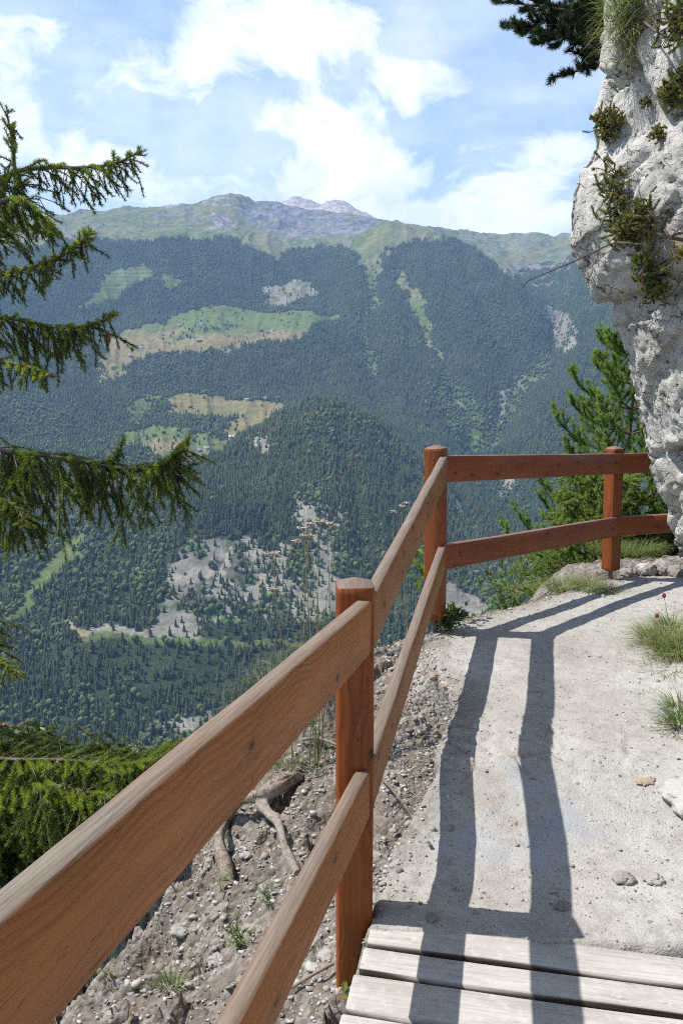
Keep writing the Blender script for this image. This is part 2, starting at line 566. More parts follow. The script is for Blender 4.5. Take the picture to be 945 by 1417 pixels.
# ------------------------------------------------------------------ wood
def wood_mat(name, light, dark, weather, rings=700.0, streak=0.0, rough=.62):
    """stained softwood, the grain running along local X; upper faces greyed by weather"""
    m = NT(name)
    co = m.coord('Object')
    rnd = m.n('ShaderNodeObjectInfo').outputs['Random']
    co = m.vmath('ADD', co, m.comb(m.math('MULTIPLY', rnd, 37.0), 0, 0))
    x, y, z = m.sep(co)
    nx = m.noise(m.comb(x, 0, 0), 1.1, 2, .5)
    nx2 = m.noise(m.comb(m.math('ADD', x, 9.1), 0, 0), 1.7, 2, .5)
    nz = m.noise(m.vmath('MULTIPLY', co, (2.2, 9, 9)), 1.0, 3, .55)
    qy = m.math('ADD', y, m.math('ADD', .035, m.math('MULTIPLY', m.math('SUBTRACT', nx, .5), .07)))
    qz = m.math('ADD', z, m.math('ADD', m.math('MULTIPLY', m.math('SUBTRACT', nx2, .5), .22), m.math('MULTIPLY', nz, .018)))
    r = m.vmath('LENGTH', m.comb(qy, m.math('MULTIPLY', qz, .75), 0))
    fr = m.math('FRACT', m.math('MULTIPLY', r, rings / 4.2))
    ring = m.math('MULTIPLY', m.map(fr, .15, .86, 0, 1), m.map(fr, .90, 1.0, 1, 0))
    ring = m.math('MULTIPLY', ring, m.map(m.noise(m.vmath('MULTIPLY', co, (1.1, 12, 12)), 1.0, 4, .65), .36, .62, .08, 1))
    fib = m.noise(m.vmath('MULTIPLY', co, (7, 230, 230)), 1.0, 3, .6)
    blot = m.noise(m.vmath('MULTIPLY', co, (2.5, 9, 9)), 1.0, 4, .6)
    col = m.mix(m.math('MULTIPLY', ring, .58), light, dark)
    col = m.mix(m.map(fib, .35, .7, 0, .45), col, m.mix(1.0, col, (.66, .62, .60), 'MULTIPLY'))
    col = m.mix(m.map(blot, .40, .70, 0, .55), col, m.mix(1.0, col, (.72, .68, .66), 'MULTIPLY'))
    # knots
    kv = m.comb(m.math('MULTIPLY', x, 4.2), m.math('MULTIPLY', z, 8.0), 0.0)
    kn = m.n('ShaderNodeTexVoronoi', feature='F1', voronoi_dimensions='2D')
    m.l(kv, kn.inputs['Vector'])
    kn.inputs['Scale'].default_value = 1.0
    kd = kn.outputs['Distance']
    kp = m.math('GREATER_THAN', m.sep(kn.outputs['Color'])[0], .48)
    knot = m.math('MULTIPLY', m.map(m.math('ADD', kd, m.math('MULTIPLY', m.math('SUBTRACT', nz, .5), .06)), .045, .080, 1, 0), kp)
    halo = m.math('MULTIPLY', m.map(kd, .06, .22, .55, 0), kp)
    col = m.mix(halo, col, dark)
    col = m.mix(m.math('MULTIPLY', knot, .85), col, tuple(c * .28 for c in dark))
    # drip streaks and drying cracks
    if streak:
        st = m.noise(m.vmath('MULTIPLY', co, (42, 5, 5)), 1.0, 3, .6)
        col = m.mix(m.math('MULTIPLY', m.map(st, .56, .70), streak), col, m.mix(1.0, col, (.34, .30, .28), 'MULTIPLY'))
    ck = m.noise(m.vmath('MULTIPLY', co, (3.0, 60, 60)), 1.0, 2, .5)
    crack = m.map(m.math('ABSOLUTE', m.math('SUBTRACT', ck, .5)), .0, .008, .75, 0)
    crack = m.math('MULTIPLY', crack, m.map(blot, .45, .6))
    col = m.mix(crack, col, (.03, .018, .012))
    # weather
    geo = m.n('ShaderNodeNewGeometry')
    up = m.map(m.sep(geo.outputs['Normal'])[2], .45, .9)
    grey = m.mix(m.map(fib, .3, .7), (.125, .098, .076), (.205, .166, .132))
    wmask = m.math('MULTIPLY', up, m.math('ADD', weather, m.math('MULTIPLY', m.math('SUBTRACT', blot, .5), .5)), clamp=True)
    col = m.mix(wmask, col, grey)
    h = m.math('ADD', m.math('MULTIPLY', fib, .7), m.math('MULTIPLY', ring, -.25))
    h = m.math('ADD', h, m.math('MULTIPLY', crack, -1.5))
    p = m.principled(col, rough, .35, h, .35, .003)
    return m.done(p)

M_rail_w = wood_mat("weathered_rail_wood", (.36, .140, .042), (.18, .064, .019), .95, rings=430, streak=.0)
M_rail_m = wood_mat("streaked_rail_wood", (.31, .135, .052), (.17, .068, .026), .95, rings=430, streak=.75)
M_rail_r = wood_mat("stained_rail_wood", (.245, .064, .018), (.135, .033, .010), .6, streak=.15, rough=.5)
M_post = wood_mat("stained_post_wood", (.25, .064, .013), (.115, .027, .006), .85, rings=380, rough=.5)
def plank_mat():
    m = NT("grey_plank_wood")
    co = m.coord('Object')
    rnd = m.n('ShaderNodeObjectInfo').outputs['Random']
    co = m.vmath('ADD', co, m.comb(m.math('MULTIPLY', rnd, 23.0), 0, 0))
    fib = m.noise(m.vmath('MULTIPLY', co, (5, 160, 160)), 1.0, 4, .6)
    blot = m.noise(m.vmath('MULTIPLY', co, (3, 9, 9)), 1.0, 5, .65)
    dust = m.noise(co, 38, 4, .65)
    col = m.mix(m.map(fib, .3, .7), (.355, .33, .305), (.475, .45, .425))
    col = m.mix(m.map(blot, .42, .7, 0, .5), col, (.315, .285, .26))
    col = m.mix(m.map(dust, .48, .70, 0, .6), col, (.50, .485, .465))
    st = m.noise(m.vmath('MULTIPLY', co, (16, 60, 60)), 1.0, 2, .5)
    col = m.mix(m.map(st, .66, .74, 0, .5), col, (.20, .165, .14))
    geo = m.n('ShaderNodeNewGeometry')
    col = m.mix(m.map(m.sep(geo.outputs['Normal'])[2], .3, .75), (.075, .055, .042), col)  # side faces painted dark to put shade into the gaps between planks
    h = m.math('ADD', fib, m.math('MULTIPLY', blot, .4))
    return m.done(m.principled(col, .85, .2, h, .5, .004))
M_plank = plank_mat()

def profile(hw, hh, b):
    return np.array([(-hw + b, -hh), (hw - b, -hh), (hw, -hh + b), (hw, hh - b), (hw - b, hh), (-hw + b, hh), (-hw, hh - b), (-hw, -hh + b)])

def beam_mesh(name, L, w, h, bev=.004, seg=24, seed=0, wob=.0012, taper=0.0):
    """bar along local X from 0 to L, w across (Y), h tall (Z); taper > 0 gives the far end a low pyramid"""
    pr = profile(w / 2, h / 2, bev)
    k = len(pr)
    xs = np.concatenate([[0, .003], np.linspace(.02, L - .02, seg), [L - .003, L]])
    sc = np.ones(len(xs)); sc[0] = sc[-1] = 1 - .003 / max(w, h) * 2
    vs = []
    for i, (x, s) in enumerate(zip(xs, sc)):
        j = np.stack([vnoise(np.stack([np.full(k, x * 3.1 + seed * 7.7), np.arange(k) * 1.37], 1), seed),
                      vnoise(np.stack([np.full(k, x * 3.1 + seed * 3.3), np.arange(k) * 1.37 + 50], 1), seed)], 1) * wob
        q = pr * s + j
        vs.append(np.column_stack([np.full(k, x), q]))
    if taper:
        vs.append(np.column_stack([np.full(k, L + taper), pr * .12]))
    v = np.concatenate(vs)
    n = len(vs)
    i = np.arange(n - 1)[:, None] * k
    j = np.arange(k)[None, :]
    jn = (j + 1) % k
    f = np.stack([i + j, i + jn, i + k + jn, i + k + j], -1).reshape(-1, 4)
    c0 = len(v)
    v = np.concatenate([v, [[0, 0, 0], [xs[-1] + taper, 0, 0]]])
    m = np.arange(k)
    t0 = np.stack([(m + 1) % k, m, np.full(k, c0)], 1)
    t1 = np.stack([m + (n - 1) * k, (m + 1) % k + (n - 1) * k, np.full(k, c0 + 1)], 1)
    return np_mesh(name, v, [f, np.concatenate([t0, t1])])

def frame_from_x(xdir, up=(0, 0, 1)):
    X = Vector(xdir).normalized()
    Y = Vector(up).cross(X).normalized()
    Z = X.cross(Y)
    return Matrix((X, Y, Z)).transposed().to_4x4()

# ------------------------------------------------------------------ the fence
fence = empty("wooden_fence", (0.036, 2.2, 0.0), "brown stained wooden fence with two flat rails running along the drop side of the path", "fence")
F0 = Matrix.Translation(fence.location).inverted()
def under(o, parent, world):
    o.parent = parent
    o.matrix_parent_inverse = Matrix()
    o.matrix_local = (parent.matrix_world if False else Matrix.Translation(parent.location)).inverted() @ world

# per fence post: top of upper rail, top of lower rail, top of post, bottom of post, turn of post (clockwise from north)
PI_ = {0: (1.12, .575, 1.19, -.25, 14), 1: (1.12, .575, 1.19, -.25, 14), 2: (1.12, .575, 1.19, -.25, 14), 3: (.945, .462, 1.000, -.30, -4),
       4: (1.122, .617, 1.180, .185, 27.7), 5: (1.003, .532, 1.058, .125, 62), 6: (1.03, .56, 1.09, .10, 80), 7: (1.03, .56, 1.09, .10, 82)}
M_metal = NT("rusty_metal")
M_metal = M_metal.done(M_metal.principled((.12, .085, .07), .7, .4))
for i in range(0, 8):
    x, y = FENCE[i]
    u1, l1, pt, pb, rot = PI_[i]
    me = beam_mesh("post", pt - .016 - pb, .100, .100, .006, 12, i + 3, taper=.016)
    po = obj("post", me, M_post)
    tilt = {3: 0.0, 4: -.012, 5: -.02}.get(i, 0)
    M = Matrix.Translation((x, y, pb)) @ Matrix.Rotation(tilt, 4, 'Y') @ Matrix.Rotation(math.radians(-rot), 4, 'Z') @ Matrix.Rotation(math.radians(-90), 4, 'Y')
    under(po, fence, M)
    if i >= 4:
        fb = MB()
        fb.tube([(0, 0, 0), (-.30, 0, 0)], .016, 10)
        fb.tube([(.002, 0, 0), (-.008, 0, 0)], .040, 12)
        ft = fb.build("post_foot", M_metal)
        ft.parent = po
for i in range(0, 7):
    a, b = FENCE[i], FENCE[i + 1]
    h = (b - a) / np.hypot(*(b - a))
    n = np.array([h[1], -h[0]])
    # the bisector keeps the outer faces of neighbouring rails meeting at the post
    for lv, hh in ((0, .148), (1, .143)):
        za, zb = PI_[i][lv] - hh / 2, PI_[i + 1][lv] - hh / 2
        A = Vector((*(a + n * .034), za))
        B = Vector((*(b + n * .034), zb))
        d = (B - A)
        gap = .0015
        A2, B2 = A + d.normalized() * gap, B - d.normalized() * gap
        mat = M_rail_w if i <= 2 else (M_rail_m if i == 3 else M_rail_r)
        me = beam_mesh("rail", (B2 - A2).length, .040, hh, .005, 40, 11 + i * 2 + lv, wob=.0016)
        ro = obj("rail", me, mat)
        under(ro, fence, Matrix.Translation(A2) @ frame_from_x(d))
        if i == 3: ro["label"] = "rail with dark drip streaks"

# ------------------------------------------------------------------ boardwalk
deck = empty("boardwalk", (.45, 1.0, 0.0), "weathered grey plank boardwalk at the near end of the dusty path", "boardwalk")
pd = np.array([math.cos(math.radians(-11)), math.sin(math.radians(-11))])      # along a plank
pn = np.array([-pd[1], pd[0]])                                                 # across, away from the camera
org = np.array([.068, 2.055])                                                  # left end of the first gap
widths = [.125, .106, .142, .132, .140, .128, .138, .135, .140, .130, .138, .134] * 3
off = .125
rngd = np.random.default_rng(4)
for k, w in enumerate(widths[:30]):
    e = off - w * 0
    left = org + pn * (off - w / 2)
    # left ends follow the fence line, a little inside it
    sdir = np.array([math.sin(math.radians(14.5)), math.cos(math.radians(14.5))])
    t = ((left - org) @ pn) / (sdir @ pn)
    st = org + sdir * t - pd * (.0 + rngd.uniform(-.004, .004)) 
    L = 1.72 + rngd.uniform(-.01, .01)
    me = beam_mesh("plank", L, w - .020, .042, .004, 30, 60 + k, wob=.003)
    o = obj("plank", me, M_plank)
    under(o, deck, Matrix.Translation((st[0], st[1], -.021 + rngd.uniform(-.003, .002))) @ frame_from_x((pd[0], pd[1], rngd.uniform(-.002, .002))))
    off -= w
for sx in (.12, 1.25):
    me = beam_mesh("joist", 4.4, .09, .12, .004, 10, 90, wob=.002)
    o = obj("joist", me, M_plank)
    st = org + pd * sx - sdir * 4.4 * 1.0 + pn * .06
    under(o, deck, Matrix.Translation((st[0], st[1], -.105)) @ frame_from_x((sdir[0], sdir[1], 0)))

# ------------------------------------------------------------------ the cliff
SIL = [(838, -40), (836, 0), (834, 60), (832, 128), (818, 160), (816, 182), (822, 205), (801, 238), (789, 268), (785, 295), (789, 335), (804, 368), (824, 404),
       (838, 412), (850, 414), (848, 442), (862, 482), (870, 532), (884, 590), (893, 640), (907, 684), (921, 704), (926, 742), (932, 772)]
SP3 = np.array([P(u, v, 5.2) for u, v in SIL])
o_ = np.argsort(SP3[:, 2])
NZ, NXx = SP3[o_, 2], SP3[o_, 0]
def nose_x(z):
    x = np.interp(z, NZ, NXx)
    x = x + np.where(z < NZ[0], (NZ[0] - z) * .9, 0)
    return x + np.where(z > NZ[-1], (z - NZ[-1]) * .22, 0)
zl = np.concatenate([np.arange(-.6, .2, .06), np.arange(.2, 4.6, .0155), np.arange(4.6, 8.0, .08), np.arange(8, 24, .8)])
yl = np.concatenate([np.arange(-30, -6, .8), np.arange(-6, 1.5, .2), np.arange(1.5, 3.2, .045), np.arange(3.2, 5.2, .0145)])
pl = [('a', y) for y in yl] + [('b', t) for t in np.concatenate([np.arange(0, .9, .018), np.arange(.9, 7, .12)])]
KA = len(yl)
ZL = zl[None, :]
nxz = nose_x(zl)[None, :]
Ya = yl[:, None]
w = sstep(5.25, 3.7, Ya)
w2 = sstep(5.22, 4.95, Ya)
Xs = 1.98 - .03 * ZL + .16 * np.sin(ZL * 1.1 + 1.0) + .10 * sstep(1.2, 0, ZL) - .30 * sstep(2.2, -2, Ya)
Xa = nxz + (Xs - nxz) * w + .03 * w2
tb = np.concatenate([np.arange(0, .9, .018), np.arange(.9, 7, .12)])[:, None]
Xb = nxz + .03 * 0 + tb
Yb = 5.2 + .62 * sstep(0, 1.2, tb) + .16 * np.maximum(tb - .9, 0) + 0 * ZL
CX = np.concatenate([Xa, Xb]); CY = np.concatenate([Ya + 0 * ZL, Yb]); CZ = np.broadcast_to(ZL, CX.shape)
cp = np.stack([CX, CY, CZ], -1)
du = np.gradient(cp, axis=0); dv = np.gradient(cp, axis=1)
cn_ = np.cross(dv, du); cn_ /= np.linalg.norm(cn_, axis=-1, keepdims=True) + 1e-12
if cn_[10, 60, 0] > 0: cn_ = -cn_
q = cp.reshape(-1, 3)
wq = q + .12 * np.stack([fbm(q * 1.7, 3, 61), fbm(q * 1.7, 3, 62), fbm(q * 1.7, 3, 63)], 1)
tilted = wq @ np.array([[.9, .1, .42], [-.1, 1, .1], [-.42, 0, .9]]).T
h1, e1 = facet(tilted * np.array([1.25, 1.25, 1.7]), 70)
h2, e2 = facet(tilted * np.array([3.6, 3.6, 4.6]), 71)
h3, e3 = facet(tilted * np.array([10.0, 10, 12]), 72)
h4, e4 = facet(tilted * np.array([26.0, 26, 30]), 73)
disp = .105 * h1 + .034 * h2 + .014 * h3 + .007 * h4
crk = sstep(-.1, .25, fbm(q * 1.1, 2, 75))
disp -= .06 * np.exp(-(e1 / .05) ** 2) * crk + .022 * np.exp(-(e2 / .06) ** 2) * sstep(0, .3, fbm(q * 2.1, 2, 76))
disp += .022 * fbm(q * 2.2, 3, 64) + .008 * fbm(q * 9, 3, 65) + .007 * fbm(q * 34, 3, 66)
H = worley(q * np.array([13, 13, 17]) + .5 * np.stack([fbm(q * 6, 2, 81), fbm(q * 6, 2, 82), fbm(q * 6, 2, 83)], 1), 77)
low = sstep(2.0, .9, q[:, 2])
pit = sstep(.34, .12, H[0]) * (H[2] < .06 + .30 * low) * sstep(-.15, .15, fbm(q * 1.6, 2, 79) + .25 * low)
disp -= .045 * pit
near_nose = np.exp(-((q[:, 1] - 5.2) / .25) ** 2)
disp *= (1 - .35 * near_nose)
q = q + cn_.reshape(-1, 3) * disp[:, None]
ncx, ncz = CX.shape
ii = (np.arange(ncx - 1)[:, None] * ncz + np.arange(ncz - 1)[None, :]).ravel()
cf = np.stack([ii, ii + 1, ii + ncz + 1, ii + ncz], 1)
back = q.reshape(ncx, ncz, 3)[:, -1].copy(); back[:, 0] += 5; back[:, 2] += 2.5
q = np.concatenate([q, back])
i0 = np.arange(ncx - 1) * ncz + ncz - 1
b0 = ncx * ncz + np.arange(ncx - 1)
cf = np.concatenate([cf, np.stack([i0, b0, b0 + 1, i0 + ncz], 1)])
def cliff_mat():
    m = NT("pale_limestone")
    co = m.coord('Object')
    a = m.noise(co, 1.6, 6, .62)
    b = m.noise(m.vmath('MULTIPLY', co, (7, 7, 5)), 1.0, 7, .70)
    c = m.noise(co, 42, 5, .72)
    col = m.ramp(a, [(.3, (.49, .465, .43)), (.48, (.635, .605, .565)), (.7, (.72, .695, .66))])
    col = m.mix(m.map(b, .34, .54, .7, 0), col, (.335, .32, .305))
    col = m.mix(m.map(c, .34, .50, .5, 0), col, m.mix(1.0, col, (.66, .65, .65), 'MULTIPLY'))
    lich = m.map(m.noise(co, 4.5, 6, .72), .60, .70, 0, .6)
    col = m.mix(lich, col, (.20, .185, .165))
    rust = m.map(m.noise(m.vmath('ADD', co, (4, 2, 9)), 2.6, 5, .65), .60, .74, 0, .55)
    col = m.mix(rust, col, (.38, .28, .18))
    ve = m.map(m.voronoi(m.vmath('ADD', m.vmath('MULTIPLY', co, (1, 1, 1.5)), m.vmath('MULTIPLY', m.noise(co, 2.2, 4, .6, out='Color'), (.8, .8, .8))), 1.9, 'DISTANCE_TO_EDGE'), 0, .014, 1, 0)
    ve = m.math('MULTIPLY', ve, m.map(b, .42, .55))
    col = m.mix(m.math('MULTIPLY', ve, .85), col, (.10, .085, .075))
    wv = m.vmath('ADD', m.vmath('MULTIPLY', co, (1, 1, 1.3)), m.vmath('MULTIPLY', m.noise(co, 5, 4, .65, out='Color'), (.28, .28, .28)))
    v2 = m.map(m.voronoi(wv, 6.5, 'DISTANCE_TO_EDGE'), 0, .030, 1, 0)
    v2 = m.math('MULTIPLY', v2, m.map(m.noise(co, 3.1, 4, .6), .50, .60))
    col = m.mix(m.math('MULTIPLY', v2, .8), col, (.085, .075, .068))
    # pin holes and pits
    pd_ = m.voronoi(m.vmath('ADD', co, m.vmath('MULTIPLY', m.noise(co, 14, 3, .6, out='Color'), (.06, .06, .06))), 24, 'F1', 'Distance')
    pc_ = m.sep(m.voronoi(m.vmath('ADD', co, m.vmath('MULTIPLY', m.noise(co, 14, 3, .6, out='Color'), (.06, .06, .06))), 24, 'F1', 'Color'))[0]
    lowz = m.map(m.sep(co)[2], 2.3, 1.2, .93, .70)
    pits = m.math('MULTIPLY', m.map(pd_, .10, .34, 1, 0), m.math('GREATER_THAN', pc_, lowz))
    col = m.mix(m.math('MULTIPLY', pits, .85), col, (.07, .058, .05))
    grit = m.noise(co, 95, 4, .75)
    col = m.mix(m.map(grit, .36, .50, .55, 0), col, m.mix(1.0, col, (.55, .54, .53), 'MULTIPLY'))
    h = m.math('ADD', m.math('MULTIPLY', b, 1.0), m.math('MULTIPLY', c, .7))
    h = m.math('ADD', h, m.math('MULTIPLY', ve, -.6))
    h = m.math('ADD', h, m.math('MULTIPLY', m.math('ADD', v2, pits), -.7))
    h = m.math('ADD', h, m.math('MULTIPLY', grit, .25))
    return m.done(m.principled(col, .92, .2, h, 1.0, .03))
M_cliff = cliff_mat()
cliff = obj("cliff", np_mesh("cliff", q, cf, False), M_cliff)
tag(cliff, "pale grey limestone cliff bulging over the path on the right", "cliff", kind="structure")
CLIFF_V = q[:ncx * ncz].reshape(ncx, ncz, 3)
def on_cliff(u, v):
    """point of the cliff's surface that shows at that place of the photograph, nearest to the eye"""
    vv = CLIFF_V[:, ::2].reshape(-1, 3)
    pu, pv, d = project(vv)
    e = np.hypot(pu - u, pv - v)
    okk = np.where((e < 9) & (vv[:, 1] > 1))[0]
    if len(okk) == 0: okk = np.array([np.argmin(e)])
    return vv[okk[np.argmin(d[okk])]]

# ------------------------------------------------------------------ the valley and the mountains opposite
# each row: distance from the eye in metres and height (as photograph row) along the photograph's columns
LAYERS = [
    # foot of the near cliff, then the valley floor, the lower slope and the road
    ([0, 945], [8, 8], None, -9.0),
    ([0, 945], [45, 45], None, -62.0),
    ([0, 945], [240, 240], None, -235.0),
    ([0, 945], [600, 600], None, -392.0),
    ([0, 200, 945], [790, 780, 780], [1085, 1088, 1090], None),
    ([0, 60, 200, 420, 620, 945], [900, 900, 900, 900, 900, 900], [985, 980, 985, 990, 990, 995], None),
    ([0, 60, 110, 270, 420, 600, 945], [1060, 1050, 1000, 990, 1000, 1020, 1050], [895, 885, 882, 884, 884, 880, 880], None),
    ([0, 60, 110, 270, 420, 600, 945], [1090, 1080, 1016, 1006, 1016, 1040, 1080], [872, 862, 864, 868, 866, 862, 860], None),
    ([0, 100, 200, 300, 440, 560, 650, 945], [1280, 1270, 1250, 1230, 1250, 1280, 1320, 1320], [765, 750, 730, 705, 690, 725, 760, 790], None),
    # crest of the wooded spur
    ([-200, 0, 100, 150, 230, 280, 330, 390, 440, 475, 520, 560, 600, 640, 700, 800, 945], [1500, 1500, 1480, 1480, 1500, 1530, 1570, 1610, 1640, 1640, 1640, 1640, 1640, 1640, 1640, 1640, 1640],
     [715, 705, 700, 692, 664, 640, 606, 574, 556, 562, 588, 618, 652, 690, 712, 730, 740], None),
    # hollow behind it
    ([-200, 0, 150, 230, 280, 330, 390, 440, 475, 520, 560, 600, 640, 700, 800, 945], [1640, 1640, 1640, 1680, 1740, 1800, 1850, 1880, 1880, 1880, 1860, 1840, 1820, 1800, 1800, 1800],
     [668, 660, 655, 648, 642, 618, 592, 576, 582, 606, 630, 652, 672, 690, 690, 700], None),
    ([-200, 0, 170, 300, 400, 470, 560, 620, 650, 700, 760, 945], [2050, 2050, 2050, 2060, 2080, 2150, 2150, 2150, 2160, 2120, 2080, 2050], [600, 596, 590, 588, 575, 560, 580, 600, 608, 600, 585, 600], None),
    ([-200, 0, 200, 300, 400, 500, 600, 650, 690, 720, 760, 800, 945], [2350, 2350, 2340, 2330, 2330, 2400, 2400, 2400, 2420, 2420, 2380, 2350, 2300], [550, 546, 543, 544, 545, 525, 535, 552, 555, 540, 520, 510, 520], None),
    ([-200, 0, 200, 300, 420, 500, 600, 690, 720, 745, 765, 800, 945], [2620, 2620, 2600, 2600, 2600, 2650, 2680, 2720, 2740, 2740, 2720, 2650, 2600], [492, 490, 488, 480, 468, 470, 475, 488, 490, 480, 470, 455, 460], None),
    ([-200, 0, 200, 300, 420, 500, 600, 680, 720, 745, 768, 800, 945], [3050, 3050, 3080, 3100, 3080, 3000, 3020, 3020, 2990, 2960, 2900, 2900, 2850], [455, 450, 446, 428, 428, 420, 410, 410, 424, 442, 464, 420, 420], None),
    # tree line, and the crest of the big wooded ridge with the grassy top
    ([-200, 0, 130, 250, 345, 400, 470, 500, 540, 580, 620, 660, 700, 735, 768, 800, 945], [3600, 3600, 3600, 3600, 3620, 3640, 3650, 3650, 3650, 3620, 3560, 3450, 3330, 3180, 3100, 3250, 3250],
     [352, 345, 334, 331, 335, 344, 343, 326, 307, 312, 326, 344, 372, 412, 440, 385, 380], None),
    ([-200, 0, 130, 300, 400, 470, 500, 540, 580, 620, 660, 700, 735, 768, 800, 945], [3750, 3750, 3750, 3750, 3760, 3800, 3900, 4000, 4000, 3950, 3850, 3750, 3650, 3550, 3550, 3500],
     [338, 334, 326, 325, 335, 334, 324, 316, 322, 338, 352, 374, 398, 400, 362, 360], None),
    ([-200, 0, 130, 300, 400, 470, 540, 600, 640, 700, 735, 768, 800, 945], [4300, 4300, 4300, 4300, 4350, 4400, 4400, 4400, 4350, 4350, 4300, 4300, 4300, 4300], [320, 316, 308, 305, 318, 316, 312, 318, 340, 352, 352, 352, 338, 330], None),
    # skyline
    ([-300, -100, 0, 60, 120, 160, 200, 260, 280, 300, 318, 335, 352, 385, 400, 430, 480, 520, 540, 600, 640, 690, 705, 725, 745, 762, 790, 830, 945, 1300], [4800] * 30,
     [330, 312, 305, 298, 291, 288, 288, 283, 277, 268, 265, 270, 277, 281, 284, 290, 296, 305, 309, 318, 330, 336, 334, 326, 324, 329, 322, 312, 300, 260], None),
    ([-300, 0, 300, 380, 945, 1300], [5100, 5100, 5100, 5100, 5100, 5100], [345, 335, 300, 296, 345, 300], None),
    # the far bare peaks
    ([-300, 0, 250, 380, 392, 405, 420, 432, 445, 455, 468, 480, 490, 505, 520, 530, 560, 945, 1300], [6300] * 19,
     [360, 360, 320, 285, 277, 270, 272, 277, 281, 275, 273, 277, 285, 293, 298, 303, 330, 360, 330], None),
    ([-300, 945, 1300], [7200, 7200, 7200], [420, 420, 420], None),
]
AZ = np.radians(np.concatenate([np.linspace(-76, -27, 90, endpoint=False), np.arange(-27, 29, .07), np.linspace(29, 76, 90)]))
RR = np.concatenate([np.geomspace(8, 560, 60, endpoint=False), np.arange(560, 780, 12), np.arange(780, 1700, 4.2), np.arange(1700, 3750, 6.5), np.arange(3750, 5000, 11), np.arange(5000, 7201, 30)])
us = np.linspace(-2600, 3500, 3000)
KR, KZ = [], []
for (cu, cr, cvv, zabs) in LAYERS:
    if len(cr) != len(cu):
        raise ValueError("layer %s" % cu)
    r_u = np.interp(us, cu, cr)
    if cvv is None:
        KR.append(np.full(len(AZ), cr[0])); KZ.append(np.full(len(AZ), zabs + EYE))
        continue
    v_u = np.interp(us, np.linspace(cu[0], cu[-1], len(cvv)) if len(cvv) != len(cu) else cu, cvv)
    d = np.array([ray(a, b) for a, b in zip(us, v_u)])
    az_u = np.arctan2(d[:, 0], d[:, 1])
    sl = d[:, 2] / np.hypot(d[:, 0], d[:, 1])
    KR.append(np.interp(AZ, az_u, r_u)); KZ.append(np.interp(AZ, az_u, sl) * KR[-1] + EYE)
KR, KZ = np.array(KR), np.array(KZ)
TZ = np.empty((len(AZ), len(RR)))
for i in range(len(AZ)):
    TZ[i] = np.interp(RR, KR[:, i], KZ[:, i])
def blur_r(a, n):
    k = np.hanning(2 * n + 3)[1:-1]; k /= k.sum()
    pad = np.pad(a, ((0, 0), (n, n)), mode='edge')
    return sum(k[j] * pad[:, j:j + a.shape[1]] for j in range(len(k)))
def blur_a(a, n):
    return blur_r(a.T, n).T
rw = sstep(700, 1000, RR)[None, :]
TZ = TZ * (1 - rw) + blur_r(TZ, 7) * rw
TZ = blur_a(TZ, 3)
TA, TR = np.meshgrid(AZ, RR, indexing='ij')
TX, TY = TR * np.sin(TA), TR * np.cos(TA)
t2 = np.stack([TX.ravel(), TY.ravel()], 1)
fade = sstep(120, 700, TR.ravel())
big = fbm(t2 / 320, 4, 101)
gul = ridged(np.stack([TA.ravel() * 46 + .6 * fbm(t2 / 300, 2, 102), TR.ravel() / 900], 1), 3, 103)
alp = sstep(3650, 4300, TR.ravel())
crag = ridged(t2 / 210, 6, 104, .58) - .62
rough = 13 * big * (TR.ravel() / 1500) ** .5 + 17 * (gul - .62) * (TR.ravel() / 2000) * sstep(900, 1500, TR.ravel()) + 3.0 * fbm(t2 / 40, 3, 105)
peak = np.clip((TR.ravel() - 5050) / 300, 0, 1)
tz = TZ.ravel() + fade * rough * (1 - .6 * alp) + alp * crag * (52 - 15 * peak) + alp * 9 * fbm(t2 / 45, 4, 106)
# the ravine and the avalanche gullies cut into the far slope
pu0, pv0, _d = project(np.stack([TX, TY, TZ], -1).reshape(-1, 3))
def gully(line, width, depth, r0, r1):
    best = np.full(len(pu0), 1e9)
    line = np.asarray(line, float)
    for a, b in zip(line[:-1], line[1:]):
        d = b - a
        t = np.clip(((pu0 - a[0]) * d[0] + (pv0 - a[1]) * d[1]) / (d @ d), 0, 1)
        best = np.minimum(best, np.hypot(pu0 - a[0] - t * d[0], pv0 - a[1] - t * d[1]))
    rr_ = TR.ravel()
    return -depth * np.exp(-(best / width) ** 2) * sstep(r0, r0 + 150, rr_) * sstep(r1, r1 - 150, rr_)
tz = tz + gully([(772, 455), (755, 500), (712, 545), (690, 590), (655, 620)], 26, 62, 2000, 3300)
tz = tz + gully([(516, 375), (508, 450), (516, 540), (560, 600)], 14, 30, 2000, 3600) + gully([(548, 375), (582, 430), (612, 490), (640, 560)], 16, 34, 2000, 3600)
tz = tz + gully([(430, 350), (455, 420), (470, 480)], 14, 26, 2400, 3600) + gully([(640, 350), (668, 420), (700, 490)], 14, 26, 2300, 3600)
tz = tz + gully([(330, 640), (360, 680), (372, 740)], 12, 16, 1050, 1600) + gully([(470, 590), (490, 660), (500, 760)], 14, 20, 1050, 1640) + gully([(160, 700), (190, 760), (180, 820)], 12, 14, 1050, 1500)
TZ = tz.reshape(TZ.shape)
tv = np.stack([TX, TY, TZ], -1).reshape(-1, 3)
nr = len(RR)
ii = (np.arange(len(AZ) - 1)[:, None] * nr + np.arange(nr - 1)[None, :]).ravel()
tf = np.stack([ii, ii + nr, ii + nr + 1, ii + 1], 1)

